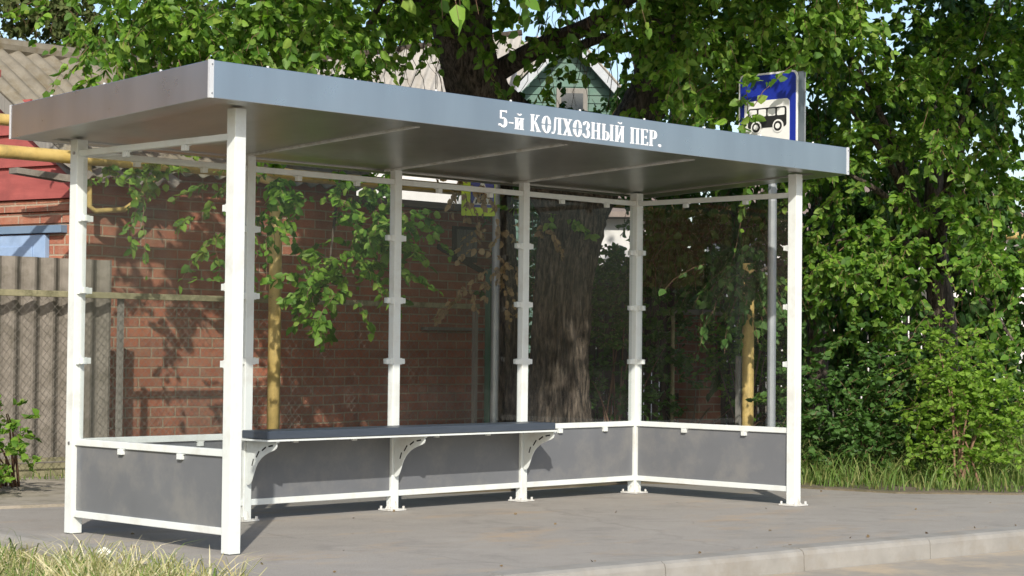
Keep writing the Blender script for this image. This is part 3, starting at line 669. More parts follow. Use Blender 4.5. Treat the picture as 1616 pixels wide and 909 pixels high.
# roof: two corrugated slopes, ridge runs along x
ra = (dA[0]*gT, dA[1]*gT); L_ = WL+.25
def roofplane(e0, r0, L, name, xoff=-.10):
    "e0 eave start, r0 ridge start (Vectors); sheet corrugated along x, sheets run from ridge to eave"
    m = MB(); per = .17; n = 8; xs = np.arange(xoff, L, per/n); vs = []; fs = []
    up = (r0-e0); nn = Vector((1, 0, 0)).cross(up).normalized(); nn = nn if nn.z > 0 else -nn
    rows = 5
    for x in xs:
        h = .022*math.cos(2*math.pi*x/per)
        for j in range(rows+1):
            f = -.12+1.12*j/rows; lap = .010*((rows-j) % 2)
            for th in (0, -.008): vs.append(e0+up*f+Vector((x, 0, 0))+nn*(h+th+lap+.03))
    st = 2*(rows+1)
    for i in range(len(xs)-1):
        for j in range(rows):
            a = i*st+2*j; b = a+st; fs += [(a, a+2, b+2, b), (a+1, b+1, b+3, a+3)]
        a = i*st; fs.append((a, b-2*(rows-1), a+1) if False else (a, a+st, a+st+1, a+1))
    m.add(vs, fs); return m.build(name, MT['asbroof'], ho)
e0 = Vector((-.02, 0, EZ)); r0_ = Vector((ra[0], ra[1], AZ)); e1 = Vector((2*ra[0], 2*ra[1], EZ))
roofplane(e0, r0_, L_, 'roof_slope', xoff=-.10); roofplane(e1, r0_, L_, 'roof_slope')
m = MB(); m.tube([r0_+Vector((x, 0, .045)) for x in (-.16, L_)], .075, 10); m.build('ridge_cap', MT['asbroof'], ho)
m = MB(); m.prism([e0+Vector((-.10, 0, -.13))-(r0_-e0)*.1, e0+Vector((-.10, 0, 0))-(r0_-e0)*.1, r0_+Vector((-.1, 0, 0)), r0_+Vector((-.1, 0, -.13))], (.03, 0, 0)); m.build('bargeboard', MT['greywood'], ho)
# loose board and scrap of corrugated sheet fixed under the eave
m = MB(); a = Vector(tuple(at(27, 264, 15.5)))-ho.location; b = Vector(tuple(at(112, 276, 15.35)))-ho.location
m.prism([a, a+Vector((0, 0, -.045)), b+Vector((0, 0, -.055)), b], (0, .12, 0)); m.build('loose_board', MT['asb'], ho)
aw0 = Vector(tuple(at(120, 272, 15.35)))-ho.location
m = MB(); vs = []; fs = []; xs = np.arange(0, 1.05, .02)
for x in xs:
    h = .028*math.cos(2*math.pi*x/.17)
    for dy, dz in ((0, 0), (0, -.009), (.45, .20), (.45, .19)): vs.append(aw0+Vector((x, dy, h+dz-.03)))
for i in range(len(xs)-1):
    a = 4*i; b = a+4; fs += [(a, a+1, b+1, b), (a+1, a+3, b+3, b+1), (a, b, b+2, a+2)]
m.add(vs, fs); m.build('awning_sheet', MT['asb'], ho)
# thin gas branch on the wall
def lp(px, py, d): return Vector(tuple(at(px, py, d)))-ho.location
pp_ = [lp(141, 250, 15.55), lp(141, 325, 15.55), lp(150, 333, 15.6), lp(196, 331, 15.75), lp(214, 318, 15.85), lp(248, 276, 15.95)]
m = MB(); m.tube(pp_, .022, 8); m.build('wall_pipe', MT['yellow'], ho, smooth=True)
nh = thing('fascia_reflection_house', 'plain red brick house added out of view at the left for the fascia reflection', 'house', loc=(-9.5, 7.5, 0))  # unseen house, added for what the left roof fascia mirrors
MB().box((0, 0, 0), (7.2, 6, 3.3)).build('wall', MT['brick'], nh)
MB().prism([(-.3, -.4, 3.31), (7.5, -.4, 3.31), (7.5, 3, 5.3), (-.3, 3, 5.3)], (0, 0, .06)).build('roof', MT['asb'], nh)
MB().prism([(-.3, 6.4, 3.31), (7.5, 6.4, 3.31), (7.5, 3.001, 5.3), (-.3, 3.001, 5.3)], (0, 0, .06)).build('roof', MT['asb'], nh)
for fx in (1.2, 4.6):
    w = MB().box((fx, -.05, 1.1), (fx+1.1, -.001, 2.3)).build('window', MT['greywood'], nh); MB().box((fx+.1, -.06, 1.2), (fx+1.0, -.051, 2.2)).build('pane', MT['window'], w)
# lower annex with a small shuttered window
ax = thing('brick_annex', 'low shaded brick outbuilding with a small grey shuttered window, right of the brick house', 'outbuilding', loc=(CX+WL+.02, CY+.1, 0))
AL = at_y(800, 500, CY)[0]-CX-WL
AH = at_y(700, 330, CY)[2]
MB().box((0, 0, 0), (AL, .25, AH)).build('wall', MT['brick'], ax); MB().box((AL-.25, .252, 0), (AL, 4, AH)).build('wall', MT['brick'], ax)
MB().box((-.05, -.12, AH+.002), (AL+.1, 4.2, AH+.06)).build('roof', MT['roofred'], ax)
wx0 = at_y(722, 380, CY)[0]-CX-WL; wx1 = at_y(759, 380, CY)[0]-CX-WL; wz0 = at_y(740, 405, CY)[2]; wz1 = at_y(740, 362, CY)[2]
wf = MB().box((wx0, -.03, wz0-.05), (wx1, -.001, wz1+.03)).build('window', MT['darkwood'], ax)
m = MB(); n_ = 7
for i in range(n_):
    a = wx0+.04+(wx1-wx0-.05)*i/n_; m.box((a, -.045, wz0), (a+(wx1-wx0-.05)/n_-.006, -.0305, wz1))
m.build('shutter', MT['greywood'], wf)
zl = at_y(700, 518, CY)[2]
MB().box((.9, -.10, zl-.02), (AL, -.001, zl+.01)).build('ledge', MT['greywood'], ax)
# metal-roof barge running down
MB().prism([(1.1, -.02, 1.95), (1.1, -.02, 2.0), (2.9, -.02, 1.35), (2.9, -.02, 1.30)], (0, .018, 0)).build('roof_flashing', MT['darkwood'], ax)

# ------------------------------------------------------------------ far green gable house, pale house
gd = 34.0
ga = at(894, 55, gd); gl0 = at(770, 205, gd)
gh = thing('green_gable_house', 'distant house with a sea green boarded gable showing above the lettering of the shelter', 'house', loc=(ga[0], ga[1], 0), rz=-yaw+R(4))
gz = ga[2]; hwd = 2.05; ez = gz-2.25
MB().prism([(-hwd, 0, 0), (hwd, 0, 0), (hwd, 0, ez), (0, 0, gz-.08), (-hwd, 0, ez)], (0, 9, 0)).build('wall', MT['green'], gh)
zz = ez-1.6
while zz < gz-.35:
    f = min(1, (gz-.08-zz-.14)/(gz-ez)); x1_ = hwd*max(.02, f); m = MB()
    m.box((-x1_, -.03, zz), (x1_, -.002, zz+.125)); m.build('board', MT['green'], gh); zz += .14
# roof going back to the left
bk_ = Vector((-3.4, 8.5, 0))
def roofq(x_e, nm):
    s_ = 1 if x_e > 0 else -1
    a = Vector((0, -.35, gz+.04)); b = Vector((s_*(hwd+.35), -.35, gz+.04-(gz-ez)*(hwd+.35)/hwd))
    m = MB(); n_ = 46; vs = []; fs = []
    for i in range(n_*4+1):
        f = i/(n_*4); h = .03*math.cos(2*math.pi*i/4)
        for p in (a, b): vs.append(p+bk_*f+Vector((0, 0, h+.03))); 
        for p in (a, b): vs.append(p+bk_*f+Vector((0, 0, h)))
    for i in range(n_*4):
        k = 4*i; q_ = k+4; fs += [(k, k+1, q_+1, q_), (k+2, q_+2, q_+3, k+3), (k+1, k+3, q_+3, q_+1)]
    fs.append((0, 2, 3, 1)); m.add(vs, fs); m.build(nm, MT['paleroof'], gh)
    m = MB(); m.prism([a+Vector((0, -.03, -.02)), b+Vector((0, -.03, -.02)), b+Vector((0, -.03, -.20)), a+Vector((0, -.03, -.22))], (0, .05, 0)); m.build('bargeboard', MT['greypole'], gh)
roofq(-1, 'roof_slope'); roofq(1, 'roof_slope')
wx, wz_ = .10, gz-1.22
w_ = MB().box((wx-.27, -.09, wz_-.28), (wx+.27, -.031, wz_+.28)).build('window', MT['greywood'], gh)
MB().box((wx-.19, -.10, wz_-.20), (wx+.19, -.091, wz_+.19)).build('pane', MT['window'], w_)
# long pale roofed building behind the trunk to the left
ba = at(640, 100, 30)
lr = thing('corrugated_roof_house', 'distant house with sunlit pale corrugated roof showing just left of the forked tree trunk', 'house', loc=(ba[0], ba[1], 0), rz=-yaw+R(-8))
zr = at(640, 78, 30)[2]; m = MB(); vs = []; fs = []; n_ = 24*8
for i in range(n_+1):
    x = -1.6+3.4*i/n_; h = .03*math.cos(2*math.pi*x/.17)
    for y, z in ((0, zr+.12*x), (-2.2, zr-1.5+.12*x)): vs.append((x, y, z+h)); 
for i in range(n_): fs.append((2*i, 2*i+1, 2*i+3, 2*i+2))
m.add(vs, fs); o = m.build('roof_slope', MT['paleroof'], lr); o.modifiers.new('thickness', 'SOLIDIFY').thickness = .02
MB().prism([(-1.5, 0, 0), (1.7, 0, 0), (1.7, 0, zr-.03), (-1.5, 0, zr-.25)], (0, .2, 0)).build('wall', MT['pale'], lr)
MB().box((-1.5, -2.0, 0), (1.7, -1.8, zr-1.75)).build('wall', MT['pale'], lr)
m = MB(); m.tube([(-1.6, 0, zr-.19+.02), (1.8, 0, zr+.22+.02)], .05, 8); m.build('ridge_cap', MT['darkwood'], lr)
def simple_house(px, base_d, wpx, ytop, label, rot=0.0, mat='pale', roofm='roofred'):
    c = at(px, 560, base_d); hz = at(px, ytop, base_d)[2]; wdt = wpx*base_d/F
    h = thing('far_house', label, 'house', loc=(c[0], c[1], 0), rz=-yaw+rot)
    MB().box((-wdt/2, 0, 0), (wdt/2, 5, hz)).build('wall', MT[mat], h)
    MB().prism([(-wdt/2-.3, -.3, hz+.01), (wdt/2+.3, -.3, hz+.01), (wdt/2+.3, 2.5, hz+1.3), (-wdt/2-.3, 2.5, hz+1.3)], (0, 0, .08)).build('roof', MT[roofm], h)
    MB().prism([(-wdt/2-.3, 5.3, hz+.01), (wdt/2+.3, 5.3, hz+.01), (wdt/2+.3, 2.5, hz+1.3), (-wdt/2-.3, 2.5, hz+1.3)], (0, 0, .08)).build('roof', MT[roofm], h)
    for fx in (-.28, .1, .34):
        w = MB().box((wdt*fx-.4, -.04, hz-1.9), (wdt*fx+.4, -.001, hz-.7)).build('window', MT['signwhite'], h)
        MB().box((wdt*fx-.33, -.05, hz-1.83), (wdt*fx+.33, -.041, hz-.77)).build('pane', MT['window'], w)
simple_house(975, 29, 150, 345, 'pale plastered far house glimpsed between the trunk and the corner post')
simple_house(1420, 40, 420, 372, 'long pale far house glimpsed through the dense leaves at the right', R(10))

# ------------------------------------------------------------------ vegetation
def leaves(base, dirs, size, name, mat, parent, width=.36, seed=0):
    r = np.random.default_rng(seed+5); n = len(base)
    d = dirs/np.linalg.norm(dirs, axis=1, keepdims=True)
    ref = r.normal(size=(n, 3)); side = np.cross(d, ref); side /= np.linalg.norm(side, axis=1, keepdims=True)
    nn = np.cross(side, d)
    s = size[:, None]; wv = width*(.85+.3*r.random((n, 1)))
    bend = (.05+.12*r.random((n, 1)))
    def P(u, v, w): return base+d*s*u+side*s*v*wv/.36+nn*s*w
    V = np.stack([P(0, 0, 0), P(.26, .34, .07), P(.66, .26, .04), P(1.0, 0, 0)-nn*s*bend, P(.66, -.26, .04), P(.26, -.34, .07)], 1).reshape(-1, 3)
    k = np.arange(n)[:, None]*6
    Fc = np.concatenate([k+np.array([[0, 1, 2, 3]]), k+np.array([[0, 3, 4, 5]])], 1).reshape(-1, 4)
    return np_mesh(name, V, Fc, mat, parent)
def twigs(P, rad, name, mat, parent):
    "P (T,K,3) polylines as thin three-sided twigs"
    T, K, _ = P.shape; a = np.array([1., .3, 0]); b = np.array([-.3, 1., .2])
    ang = np.array([0, 2.094, 4.189]); ring = np.cos(ang)[:, None]*a+np.sin(ang)[:, None]*b
    rr = rad*np.linspace(1, .4, K)
    V = (P[:, :, None, :]+ring[None, None]*rr[None, :, None, None]).reshape(-1, 3)
    idx = np.arange(T*K*3).reshape(T, K, 3); f = []
    for j in range(3):
        j2 = (j+1) % 3; f.append(np.stack([idx[:, :-1, j], idx[:, :-1, j2], idx[:, 1:, j2], idx[:, 1:, j]], -1).reshape(-1, 4))
    return np_mesh(name, V, np.concatenate(f), mat, parent)
def spray(blobs, seed, leaf=.08, per=12, length=.45, droop=.9, spread=.6, clump=.11):
    """blobs: (centre, (rx,ry,rz), twigs). Returns twig polylines, leaf bases, directions, sizes"""
    r = np.random.default_rng(seed); PP = []; LB = []; LD = []; LS = []
    for c, rad, nt_ in blobs:
        u = r.normal(size=(nt_, 3)); u /= np.linalg.norm(u, axis=1, keepdims=True); q = r.random((nt_, 1))**.45
        nc = max(1, nt_//7); cc = np.array(c)+(lambda w: w/np.linalg.norm(w, axis=1, keepdims=True))(r.normal(size=(nc, 3)))*(r.random((nc, 1))**.45)*np.array(rad)
        st = cc[r.integers(0, nc, nt_)]+r.normal(size=(nt_, 3))*clump
        az = r.random(nt_)*2*np.pi; h = np.stack([np.cos(az), np.sin(az), r.normal(size=nt_)*.25], 1)
        u = (st-np.array(c))/np.array(rad); h = h*.8+u*.5; L = length*(.6+.8*r.random((nt_, 1)))
        K = 6; t = np.linspace(0, 1, K)[None, :, None]
        P = st[:, None]+h[:, None]*L[:, None]*spread*t*1.0+np.array([0, 0, -1.])*droop*L[:, None]*t**2*.7
        P += r.normal(size=P.shape)*.008
        P = P-(P[:, 2:3]-st[:, None])*0.5; PP.append(P)
        tl = r.random((nt_, per))*1.0; i0 = np.minimum((tl*(K-1)).astype(int), K-2); f = tl*(K-1)-i0
        a = np.take_along_axis(P, i0[..., None], 1); b = np.take_along_axis(P, i0[..., None]+1, 1)
        bp = a+(b-a)*f[..., None]
        sd = r.normal(size=(nt_, per, 3)); sd[..., 2] *= .3
        d = sd*.55+np.array([0, 0, -droop])*.9+h[:, None]*.35
        LB.append(bp.reshape(-1, 3)); LD.append(d.reshape(-1, 3)); LS.append((leaf*(.40+.80*r.random(nt_*per))))
    return np.concatenate(PP), np.concatenate(LB), np.concatenate(LD), np.concatenate(LS)
def grow(parent, blobs, seed, mat='leaf', twigm='twig', tr=.004, name='foliage', **k):
    P, B, Dd, Sz = spray(blobs, seed, **k)
    leaves(B, Dd, Sz, name, MT[mat], parent, width=.35, seed=seed)
    twigs(P, tr, 'twigs', MT[twigm], parent)
def limb(pts, rad, parent, name='limb', n=12, mat='bark', rough=.0, seg=10):
    # smooth the polyline, add a little wander
    pts = [Vector(p) for p in pts]; out = []; rr = []
    m_ = len(pts)
    for i in range(m_-1):
        p0, p1, p2, p3 = pts[max(i-1, 0)], pts[i], pts[i+1], pts[min(i+2, m_-1)]
        for k in range(seg):
            t = k/seg; out.append(.5*((2*p1)+(-p0+p2)*t+(2*p0-5*p1+4*p2-p3)*t*t+(-p0+3*p1-3*p2+p3)*t**3)); rr.append(rad[i]+(rad[i+1]-rad[i])*t)
    out.append(pts[-1]); rr.append(rad[-1])
    m = MB(); m.tube(out, rr, n)
    if rough:
        from mathutils import noise as mn
        vs = []
        for j, v in enumerate(m.v):
            i = j//n; c = out[i]; v = Vector(v); d = v-c; th = math.atan2(d.y, d.x); zz = c.z
            rg = 1-abs(mn.noise(Vector((math.cos(th)*3.2, math.sin(th)*3.2, zz*.9))))*2.2
            rg2 = 1-abs(mn.noise(Vector((math.cos(th)*7+.3*math.sin(zz*5), math.sin(th)*7, zz*1.5+4))))*3.0
            vs.append(tuple(c+d*(1+rough*(.35*rg+.75*rg2-.5))))
        m.v = vs
    return m.build(name, MT[mat], parent, smooth=True)

# --- the big mulberry behind the shelter
bpt = at(885, 690, 17.3); T1 = Vector((bpt[0], bpt[1], 0))
t1 = thing('mulberry_tree', 'big leafy tree with a thick furrowed forked trunk standing right behind the shelter', 'tree', loc=T1)
def rel(px, py, d, o=T1): return Vector(tuple(at(px, py, d)))-o
tk = limb([(0, 0, -.05), rel(883, 600, 17.3), rel(890, 450, 17.25), rel(905, 330, 17.2), rel(900, 255, 17.1)], [.31, .24, .24, .275, .315], t1, 'trunk', 150, rough=.22, seg=44)
limb([rel(890, 330, 17.2), rel(845, 240, 17.1), rel(765, 160, 17.0), rel(735, 80, 16.8), rel(725, 0, 16.7), rel(700, -140, 16.4), rel(640, -330, 16)], [.22, .25, .26, .24, .26, .22, .12], t1, 'limb', 48, rough=.14, seg=14)
limb([rel(925, 330, 17.2), rel(975, 230, 17.4), rel(1030, 140, 17.5), rel(1045, 40, 17.4), rel(1060, -100, 17.2), rel(1100, -300, 16.8)], [.20, .20, .20, .19, .17, .09], t1, 'limb', 40, rough=.14, seg=14)
limb([rel(740, 70, 16.8), rel(690, 25, 16.2), rel(600, -20, 15.2), rel(450, -40, 14.2), rel(300, -30, 13.6)], [.12, .09, .07, .05, .02], t1, 'limb', 10)
limb([rel(790, 110, 17.0), rel(860, 70, 16.6), rel(930, 40, 16.0), rel(1010, -10, 15.2), rel(1120, -30, 14.3)], [.10, .08, .07, .05, .02], t1, 'limb', 10)
limb([rel(1035, 90, 17.4), rel(960, 60, 17.2), rel(900, 75, 17.0), rel(830, 60, 16.8)], [.06, .05, .04, .02], t1, 'limb', 8)
limb([rel(730, 20, 16.7), rel(640, -90, 15.4), rel(480, -160, 13.8), rel(300, -200, 12.6)], [.13, .10, .07, .03], t1, 'limb', 10)
limb([rel(1055, -60, 17.2), rel(1150, -140, 15.8), rel(1300, -200, 14.6)], [.12, .09, .03], t1, 'limb', 10)
limb([rel(620, -30, 15.2), rel(560, 100, 14.9), rel(530, 330, 14.7), rel(520, 420, 14.6)], [.03, .02, .012, .005], t1, 'limb', 6)
def B(px, py, d, rx, ry, rz, n): return (tuple(rel(px, py, d)), (rx, ry, rz), n)
bl = []
for a in [(165, 15, 14.6, .45, .6, .18, 26), (230, 20, 14.0, .6, .7, .35, 70), (330, 30, 13.6, .6, .7, .34, 90), (430, 50, 13.6, .6, .7, .36, 95), (330, 95, 14.6, .6, .6, .22, 60),
          (530, 40, 14.2, .5, .6, .38, 60), (600, 20, 14.8, .4, .5, .25, 30), (560, 110, 14.6, .35, .4, .2, 22), (640, 30, 15.0, .3, .4, .2, 16),
          (270, 295, 14.6, .28, .3, .14, 12), (205, 285, 14.7, .16, .25, .10, 4), (330, 345, 14.6, .16, .2, .22, 7),
          (470, 310, 14.7, .34, .3, .22, 26), (420, 270, 14.7, .3, .3, .1, 12), (580, 330, 14.8, .28, .3, .26, 22), (570, 420, 14.7, .26, .2, .20, 30), (500, 450, 14.6, .26, .2, .13, 20), (480, 500, 14.6, .12, .15, .08, 7), (600, 380, 14.7, .16, .2, .2, 12),
          (800, 0, 15.5, .5, .5, .18, 16), (840, 60, 15.5, .10, .2, .12, 6), (925, 75, 15.8, .22, .3, .10, 9), (985, 110, 16.0, .15, .3, .18, 10), (870, 120, 16.0, .10, .2, .10, 4), (760, 40, 15.6, .3, .3, .2, 12), (680, -10, 15.5, .4, .4, .15, 16), (950, -70, 15.6, .6, .6, .2, 22), (1020, 10, 15.4, .35, .5, .22, 14), (720, 200, 16.2, .2, .3, .2, 5),
          (1090, 40, 15.0, .6, .6, .42, 90), (1160, 70, 14.7, .55, .6, .42, 95), (1120, 130, 15.6, .45, .6, .3, 50), (1230, 30, 14.8, .6, .6, .4, 90), (1180, 175, 14.35, .16, .16, .14, 12), (1168, 200, 13.9, .03, .05, .06, 7), (1140, 190, 15.8, .3, .4, .22, 24),
          (1060, 200, 17.8, .5, .5, .3, 26), (880, 350, 17.0, .2, .2, .12, 4)]:
    bl.append(B(*a))
grow(t1, bl, 3, 'leaf', per=17, leaf=.084, length=.38, droop=.55, clump=.14)
# dense crown over the shelter, above the frame: it shades the wall behind
top = []
r_ = np.random.default_rng(4)
while len(top) < 170:
    x = r_.uniform(-1.0, 11.5); y = r_.uniform(.3, 5.2) if x < 6 else r_.uniform(-1.2, 5.2)
    d_ = .716*(x+5.84)+.698*(y+7.6); z = 1.03+.177*d_+r_.uniform(.72, 2.4)
    hx = x+(5.9-y)*.953; hz = z-.83*(5.9-y)          # where its shadow falls on the brick walls behind
    if hx < 4.1 or (hx < 5.6 and hz < 1.2) or (x < 2.4 and z > 3.9): continue
    if x > 6.5 and r_.random() < .35: continue
    top.append(((x-T1.x, y-T1.y, z), (.5, .5, .28), 52))
while len(top) < 240:
    x = r_.uniform(1.5, 10.5); y = r_.uniform(.2, 5.2)
    d_ = .716*(x+5.84)+.698*(y+7.6); z = 1.03+.177*d_+r_.uniform(.75, 2.2)
    hx = x+(5.9-y)*.953; hz = z-.83*(5.9-y)
    if hx < 6.0 or hx > 12.5 or hz > 2.8 or hz < -.5: continue
    top.append(((x-T1.x, y-T1.y, z), (.5, .5, .28), 55))
for k in range(20):
    x = r_.uniform(1.0, 11.0); y = r_.uniform(5, 9); z = r_.uniform(5.3, 7.2)
    top.append(((x-T1.x, y-T1.y, z), (.8, .8, .5), 50))
grow(t1, top, 8, 'leaf', per=11, leaf=.12, length=.55, name='upper_foliage')
# withered tuft by the crossing post
grow(t1, [B(795, 385, 17.0, .10, .1, .28, 16), B(745, 430, 17.0, .06, .06, .2, 5), B(760, 300, 16.8, .3, .2, .05, 12), B(865, 355, 16.9, .12, .1, .12, 6)], 12, 'leafdry', per=12, leaf=.07, length=.25, name='withered_leaves')
# bare hanging shoots
r_ = np.random.default_rng(9); P = []
for k in range(46):
    px = r_.choice([r_.uniform(600, 720), r_.uniform(850, 1010)]); st = rel(px, r_.uniform(-20, 60), r_.uniform(15.2, 16.8)); K = 8; ln = r_.uniform(.4, 1.0)
    w = np.cumsum(r_.normal(size=(K, 3))*.03, 0); t = np.linspace(0, 1, K)[:, None]
    P.append(np.array(st)+w+np.array([r_.normal()*.15, r_.normal()*.15, -ln])*t)
twigs(np.array(P), .005, 'hanging_shoots', MT['bark'], t1)

st_ = at(801, 650, 18.2); T2 = Vector((st_[0], st_[1], 0))
t2 = thing('slim_tree', 'slim bare lower trunk just right of the grey crossing sign post', 'tree', loc=T2)
def rl2(px, py, d): return Vector(tuple(at(px, py, d)))-T2
limb([(0, 0, -.05), rl2(800, 520, 18.2), rl2(798, 400, 18.2), rl2(792, 280, 18.2), rl2(780, 180, 18.1)], [.115, .105, .10, .09, .06], t2, 'trunk', 24, rough=.14, seg=14)
grow(t2, [(tuple(rl2(800, 250, 18.2)), (.5, .5, .25), 60), (tuple(rl2(850, 200, 18.6)), (.5, .5, .3), 50), (tuple(rl2(780, 150, 18.4)), (.3, .3, .2), 20)], 77, 'leafshade', per=12, leaf=.08)
# --- right-hand trees
def tree(px, py, d, label, blobs, seed, tr=(.16, .13, .10, .05), mat='leaf', lean=0, top=1.0, leaf=.085, per=13, length=.42, droop=.9, name='leafy_tree', topz=3.6, cat='tree', limbs=True):
    b = at_z(px, py) if py else at(px, 600, d)
    b = at(px, 600, d); T = Vector((b[0], b[1], 0)); t = thing(name, label, cat, loc=T)
    limb([(0, 0, -.05), (lean*.3, 0, topz*.35), (lean*.7, .05, topz*.7), (lean, 0, topz)], tr, t, 'trunk', 20, rough=.08)
    bb = [(tuple(Vector(tuple(at(a[0], a[1], a[2])))-T), a[3:6], a[6]) for a in blobs]
    if limbs:
        for i, (c, rd, n) in enumerate(bb[::2]):
            s = Vector((lean*.7, .05, topz*.6)); c = Vector(c); mid = s.lerp(c, .5)+Vector((0, 0, .15))
            limb([s, mid, c], (tr[2]*.6, tr[2]*.35, .008), t, 'limb', 6, seg=6)
    grow(t, bb, seed, mat, per=per, leaf=leaf, length=length, droop=droop)
    return t
tree(1495, 0, 17.3, 'leafy tree with a dense drooping crown filling the right side beyond the shelter',
     [(1330, 60, 15.6, .7, .8, .5, 60), (1440, 40, 15.8, .7, .8, .5, 60), (1550, 60, 16.0, .7, .8, .5, 60), (1640, 80, 16.2, .6, .8, .5, 45),
      (1340, 170, 16.0, .55, .7, .45, 42), (1430, 160, 16.0, .6, .7, .45, 47), (1540, 180, 16.0, .6, .7, .45, 47), (1630, 220, 16.2, .5, .7, .5, 35),
      (1330, 270, 16.2, .4, .6, .4, 30), (1420, 270, 16.2, .6, .7, .4, 37), (1520, 300, 16.2, .6, .7, .4, 40), (1610, 340, 16.1, .5, .7, .45, 35),
      (1320, 380, 16.3, .4, .5, .4, 30), (1400, 380, 16.3, .5, .6, .35, 37), (1500, 400, 16.2, .5, .6, .4, 40), (1590, 440, 16.0, .4, .5, .4, 30), (1320, 460, 16.2, .3, .4, .3, 20), (1430, 470, 16.2, .4, .5, .3, 20), (1600, 540, 15.9, .22, .3, .35, 12), (1370, 540, 16.4, .35, .4, .3, 18)],
     21, topz=3.0, lean=-.2, leaf=.076, droop=.5, per=20, length=.38)
tree(1290, 0, 18.8, 'darker leafy tree standing between the shelter corner and the far fence at the right',
     [(1290, 130, 17.6, .6, .6, .6, 90), (1240, 260, 17.4, .35, .5, .4, 36), (1180, 440, 15.9, .25, .2, .14, 44), (1290, 320, 17.6, .5, .5, .4, 70), (1200, 380, 17.8, .5, .5, .35, 60), (1110, 370, 18.2, .6, .6, .35, 70), (1050, 380, 18.4, .5, .5, .3, 55), (1215, 470, 17.6, .35, .4, .25, 30), (1290, 440, 17.6, .4, .5, .4, 60), (1150, 430, 18.2, .4, .4, .3, 40), (1380, 250, 18.4, .6, .6, .5, 60), (1220, 100, 18, .5, .6, .4, 50), (1060, 300, 18.6, .5, .5, .3, 50), (1160, 300, 18.2, .5, .5, .3, 50)],
     22, mat='leafshade', tr=(.12, .10, .07, .03), topz=2.8)
tree(1060, 0, 24.5, 'shaded leafy tree far behind the forked trunk', [(1180, 60, 23, 1.3, 1, .9, 90), (1090, 160, 23, 1.0, 1, .6, 70), (980, 10, 23, 1.0, 1, .5, 50), (1030, 430, 22, .8, .7, .7, 90), (960, 480, 22, .5, .6, .6, 60), (1130, 460, 22, .9, .8, .8, 80)], 23, mat='leafshade', leaf=.12, topz=4, length=.6)
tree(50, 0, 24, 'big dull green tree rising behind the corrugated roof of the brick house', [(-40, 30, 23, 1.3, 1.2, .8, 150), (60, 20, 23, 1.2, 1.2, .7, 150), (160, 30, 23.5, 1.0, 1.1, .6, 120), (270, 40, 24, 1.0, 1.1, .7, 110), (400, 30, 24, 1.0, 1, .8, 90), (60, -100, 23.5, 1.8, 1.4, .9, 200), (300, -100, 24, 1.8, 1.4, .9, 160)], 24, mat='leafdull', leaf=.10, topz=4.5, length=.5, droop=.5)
tree(600, 0, 33, 'sunlit yellow green tree behind the pale roofed far house', [(560, 20, 31, 1.3, 1.2, .8, 150), (660, 30, 31, 1.2, 1.2, .7, 130), (480, 70, 31, 1.0, 1.0, .6, 90), (620, -60, 32, 1.6, 1.4, .9, 120)], 25, mat='leaflime', leaf=.13, topz=5.5, length=.6, droop=.5)
tree(1480, 0, 23.0, 'far leafy tree behind the dense crown at the right edge', [(1340, 330, 21, .8, .8, .6, 110), (1440, 340, 21, .9, .8, .5, 130), (1560, 350, 21, .9, .8, .6, 150), (1300, 200, 21, .7, .8, .6, 80), (1250, 60, 21, .8, .8, .6, 80), (1380, 200, 21, .9, .9, .8, 110), (1500, 240, 21, 1, .9, .8, 100), (1600, 100, 21, 1, .9, .9, 120), (1450, 60, 21, 1, .9, .8, 120), (1380, 420, 21, .9, .9, .8, 150), (1500, 470, 20.5, .9, .9, .8, 150), (1610, 470, 20.5, .8, .8, .8, 120), (1300, 500, 21, .8, .8, .7, 100)], 26, mat='leafshade', leaf=.12, topz=4, length=.55)

def bush(px, py, label, blobs, seed, mat, leaf=.05, per=16, length=.32, droop=.15, name='bush', stems=9, spread=.7, cat='bush'):
    b = at_z(px, py); T = Vector((b[0], b[1], 0)); t = thing(name, label, cat, loc=T)
    bb = [(tuple(Vector(tuple(at(a[0], a[1], a[2])))-T), a[3:6], a[6]) for a in blobs]
    r = np.random.default_rng(seed); P = []
    for k in range(stems):
        c = np.array(bb[k % len(bb)][0])+r.normal(size=3)*.08; t_ = np.linspace(0, 1, 6)[:, None]
        P.append(np.array([r.normal()*.05, r.normal()*.05, 0])+c*t_+np.array([0, 0, .1])*np.sin(t_*3))
    twigs(np.array(P), .012, 'stems', MT['twig'], t)
    grow(t, bb, seed+1, mat, per=per, leaf=leaf, length=length, droop=droop, spread=spread, tr=.003)
    return t
bush(1520, 770, 'bright yellow green bush in front of the shaded trees at the right', [(1520, 600, 14.9, .30, .3, .26, 110), (1480, 660, 14.9, .30, .3, .25, 90), (1550, 660, 14.8, .28, .3, .28, 100), (1500, 540, 15.1, .2, .2, .15, 30), (1580, 640, 15.0, .2, .2, .2, 40), (1510, 720, 14.7, .3, .25, .16, 60)], 31, 'leaflime')
bush(1370, 750, 'dark green bush between the right end of the shelter and the yellow green bush', [(1320, 620, 15.6, .4, .4, .35, 110), (1400, 580, 15.6, .35, .35, .4, 110), (1370, 690, 15.4, .45, .35, .25, 110), (1450, 600, 15.8, .3, .3, .3, 70), (1290, 690, 15.8, .3, .3, .25, 60), (1440, 700, 15.3, .25, .25, .2, 50)], 33, 'leafshade', leaf=.06)
bush(8, 772, 'small leafy weed bush at the foot of the grey sheet fence at the left edge', [(-4, 668, 12.9, .06, .08, .06, 22), (-8, 725, 12.8, .05, .08, .09, 20), (-30, 700, 12.8, .10, .1, .16, 24)], 35, 'leaf', leaf=.055, length=.12, stems=12)
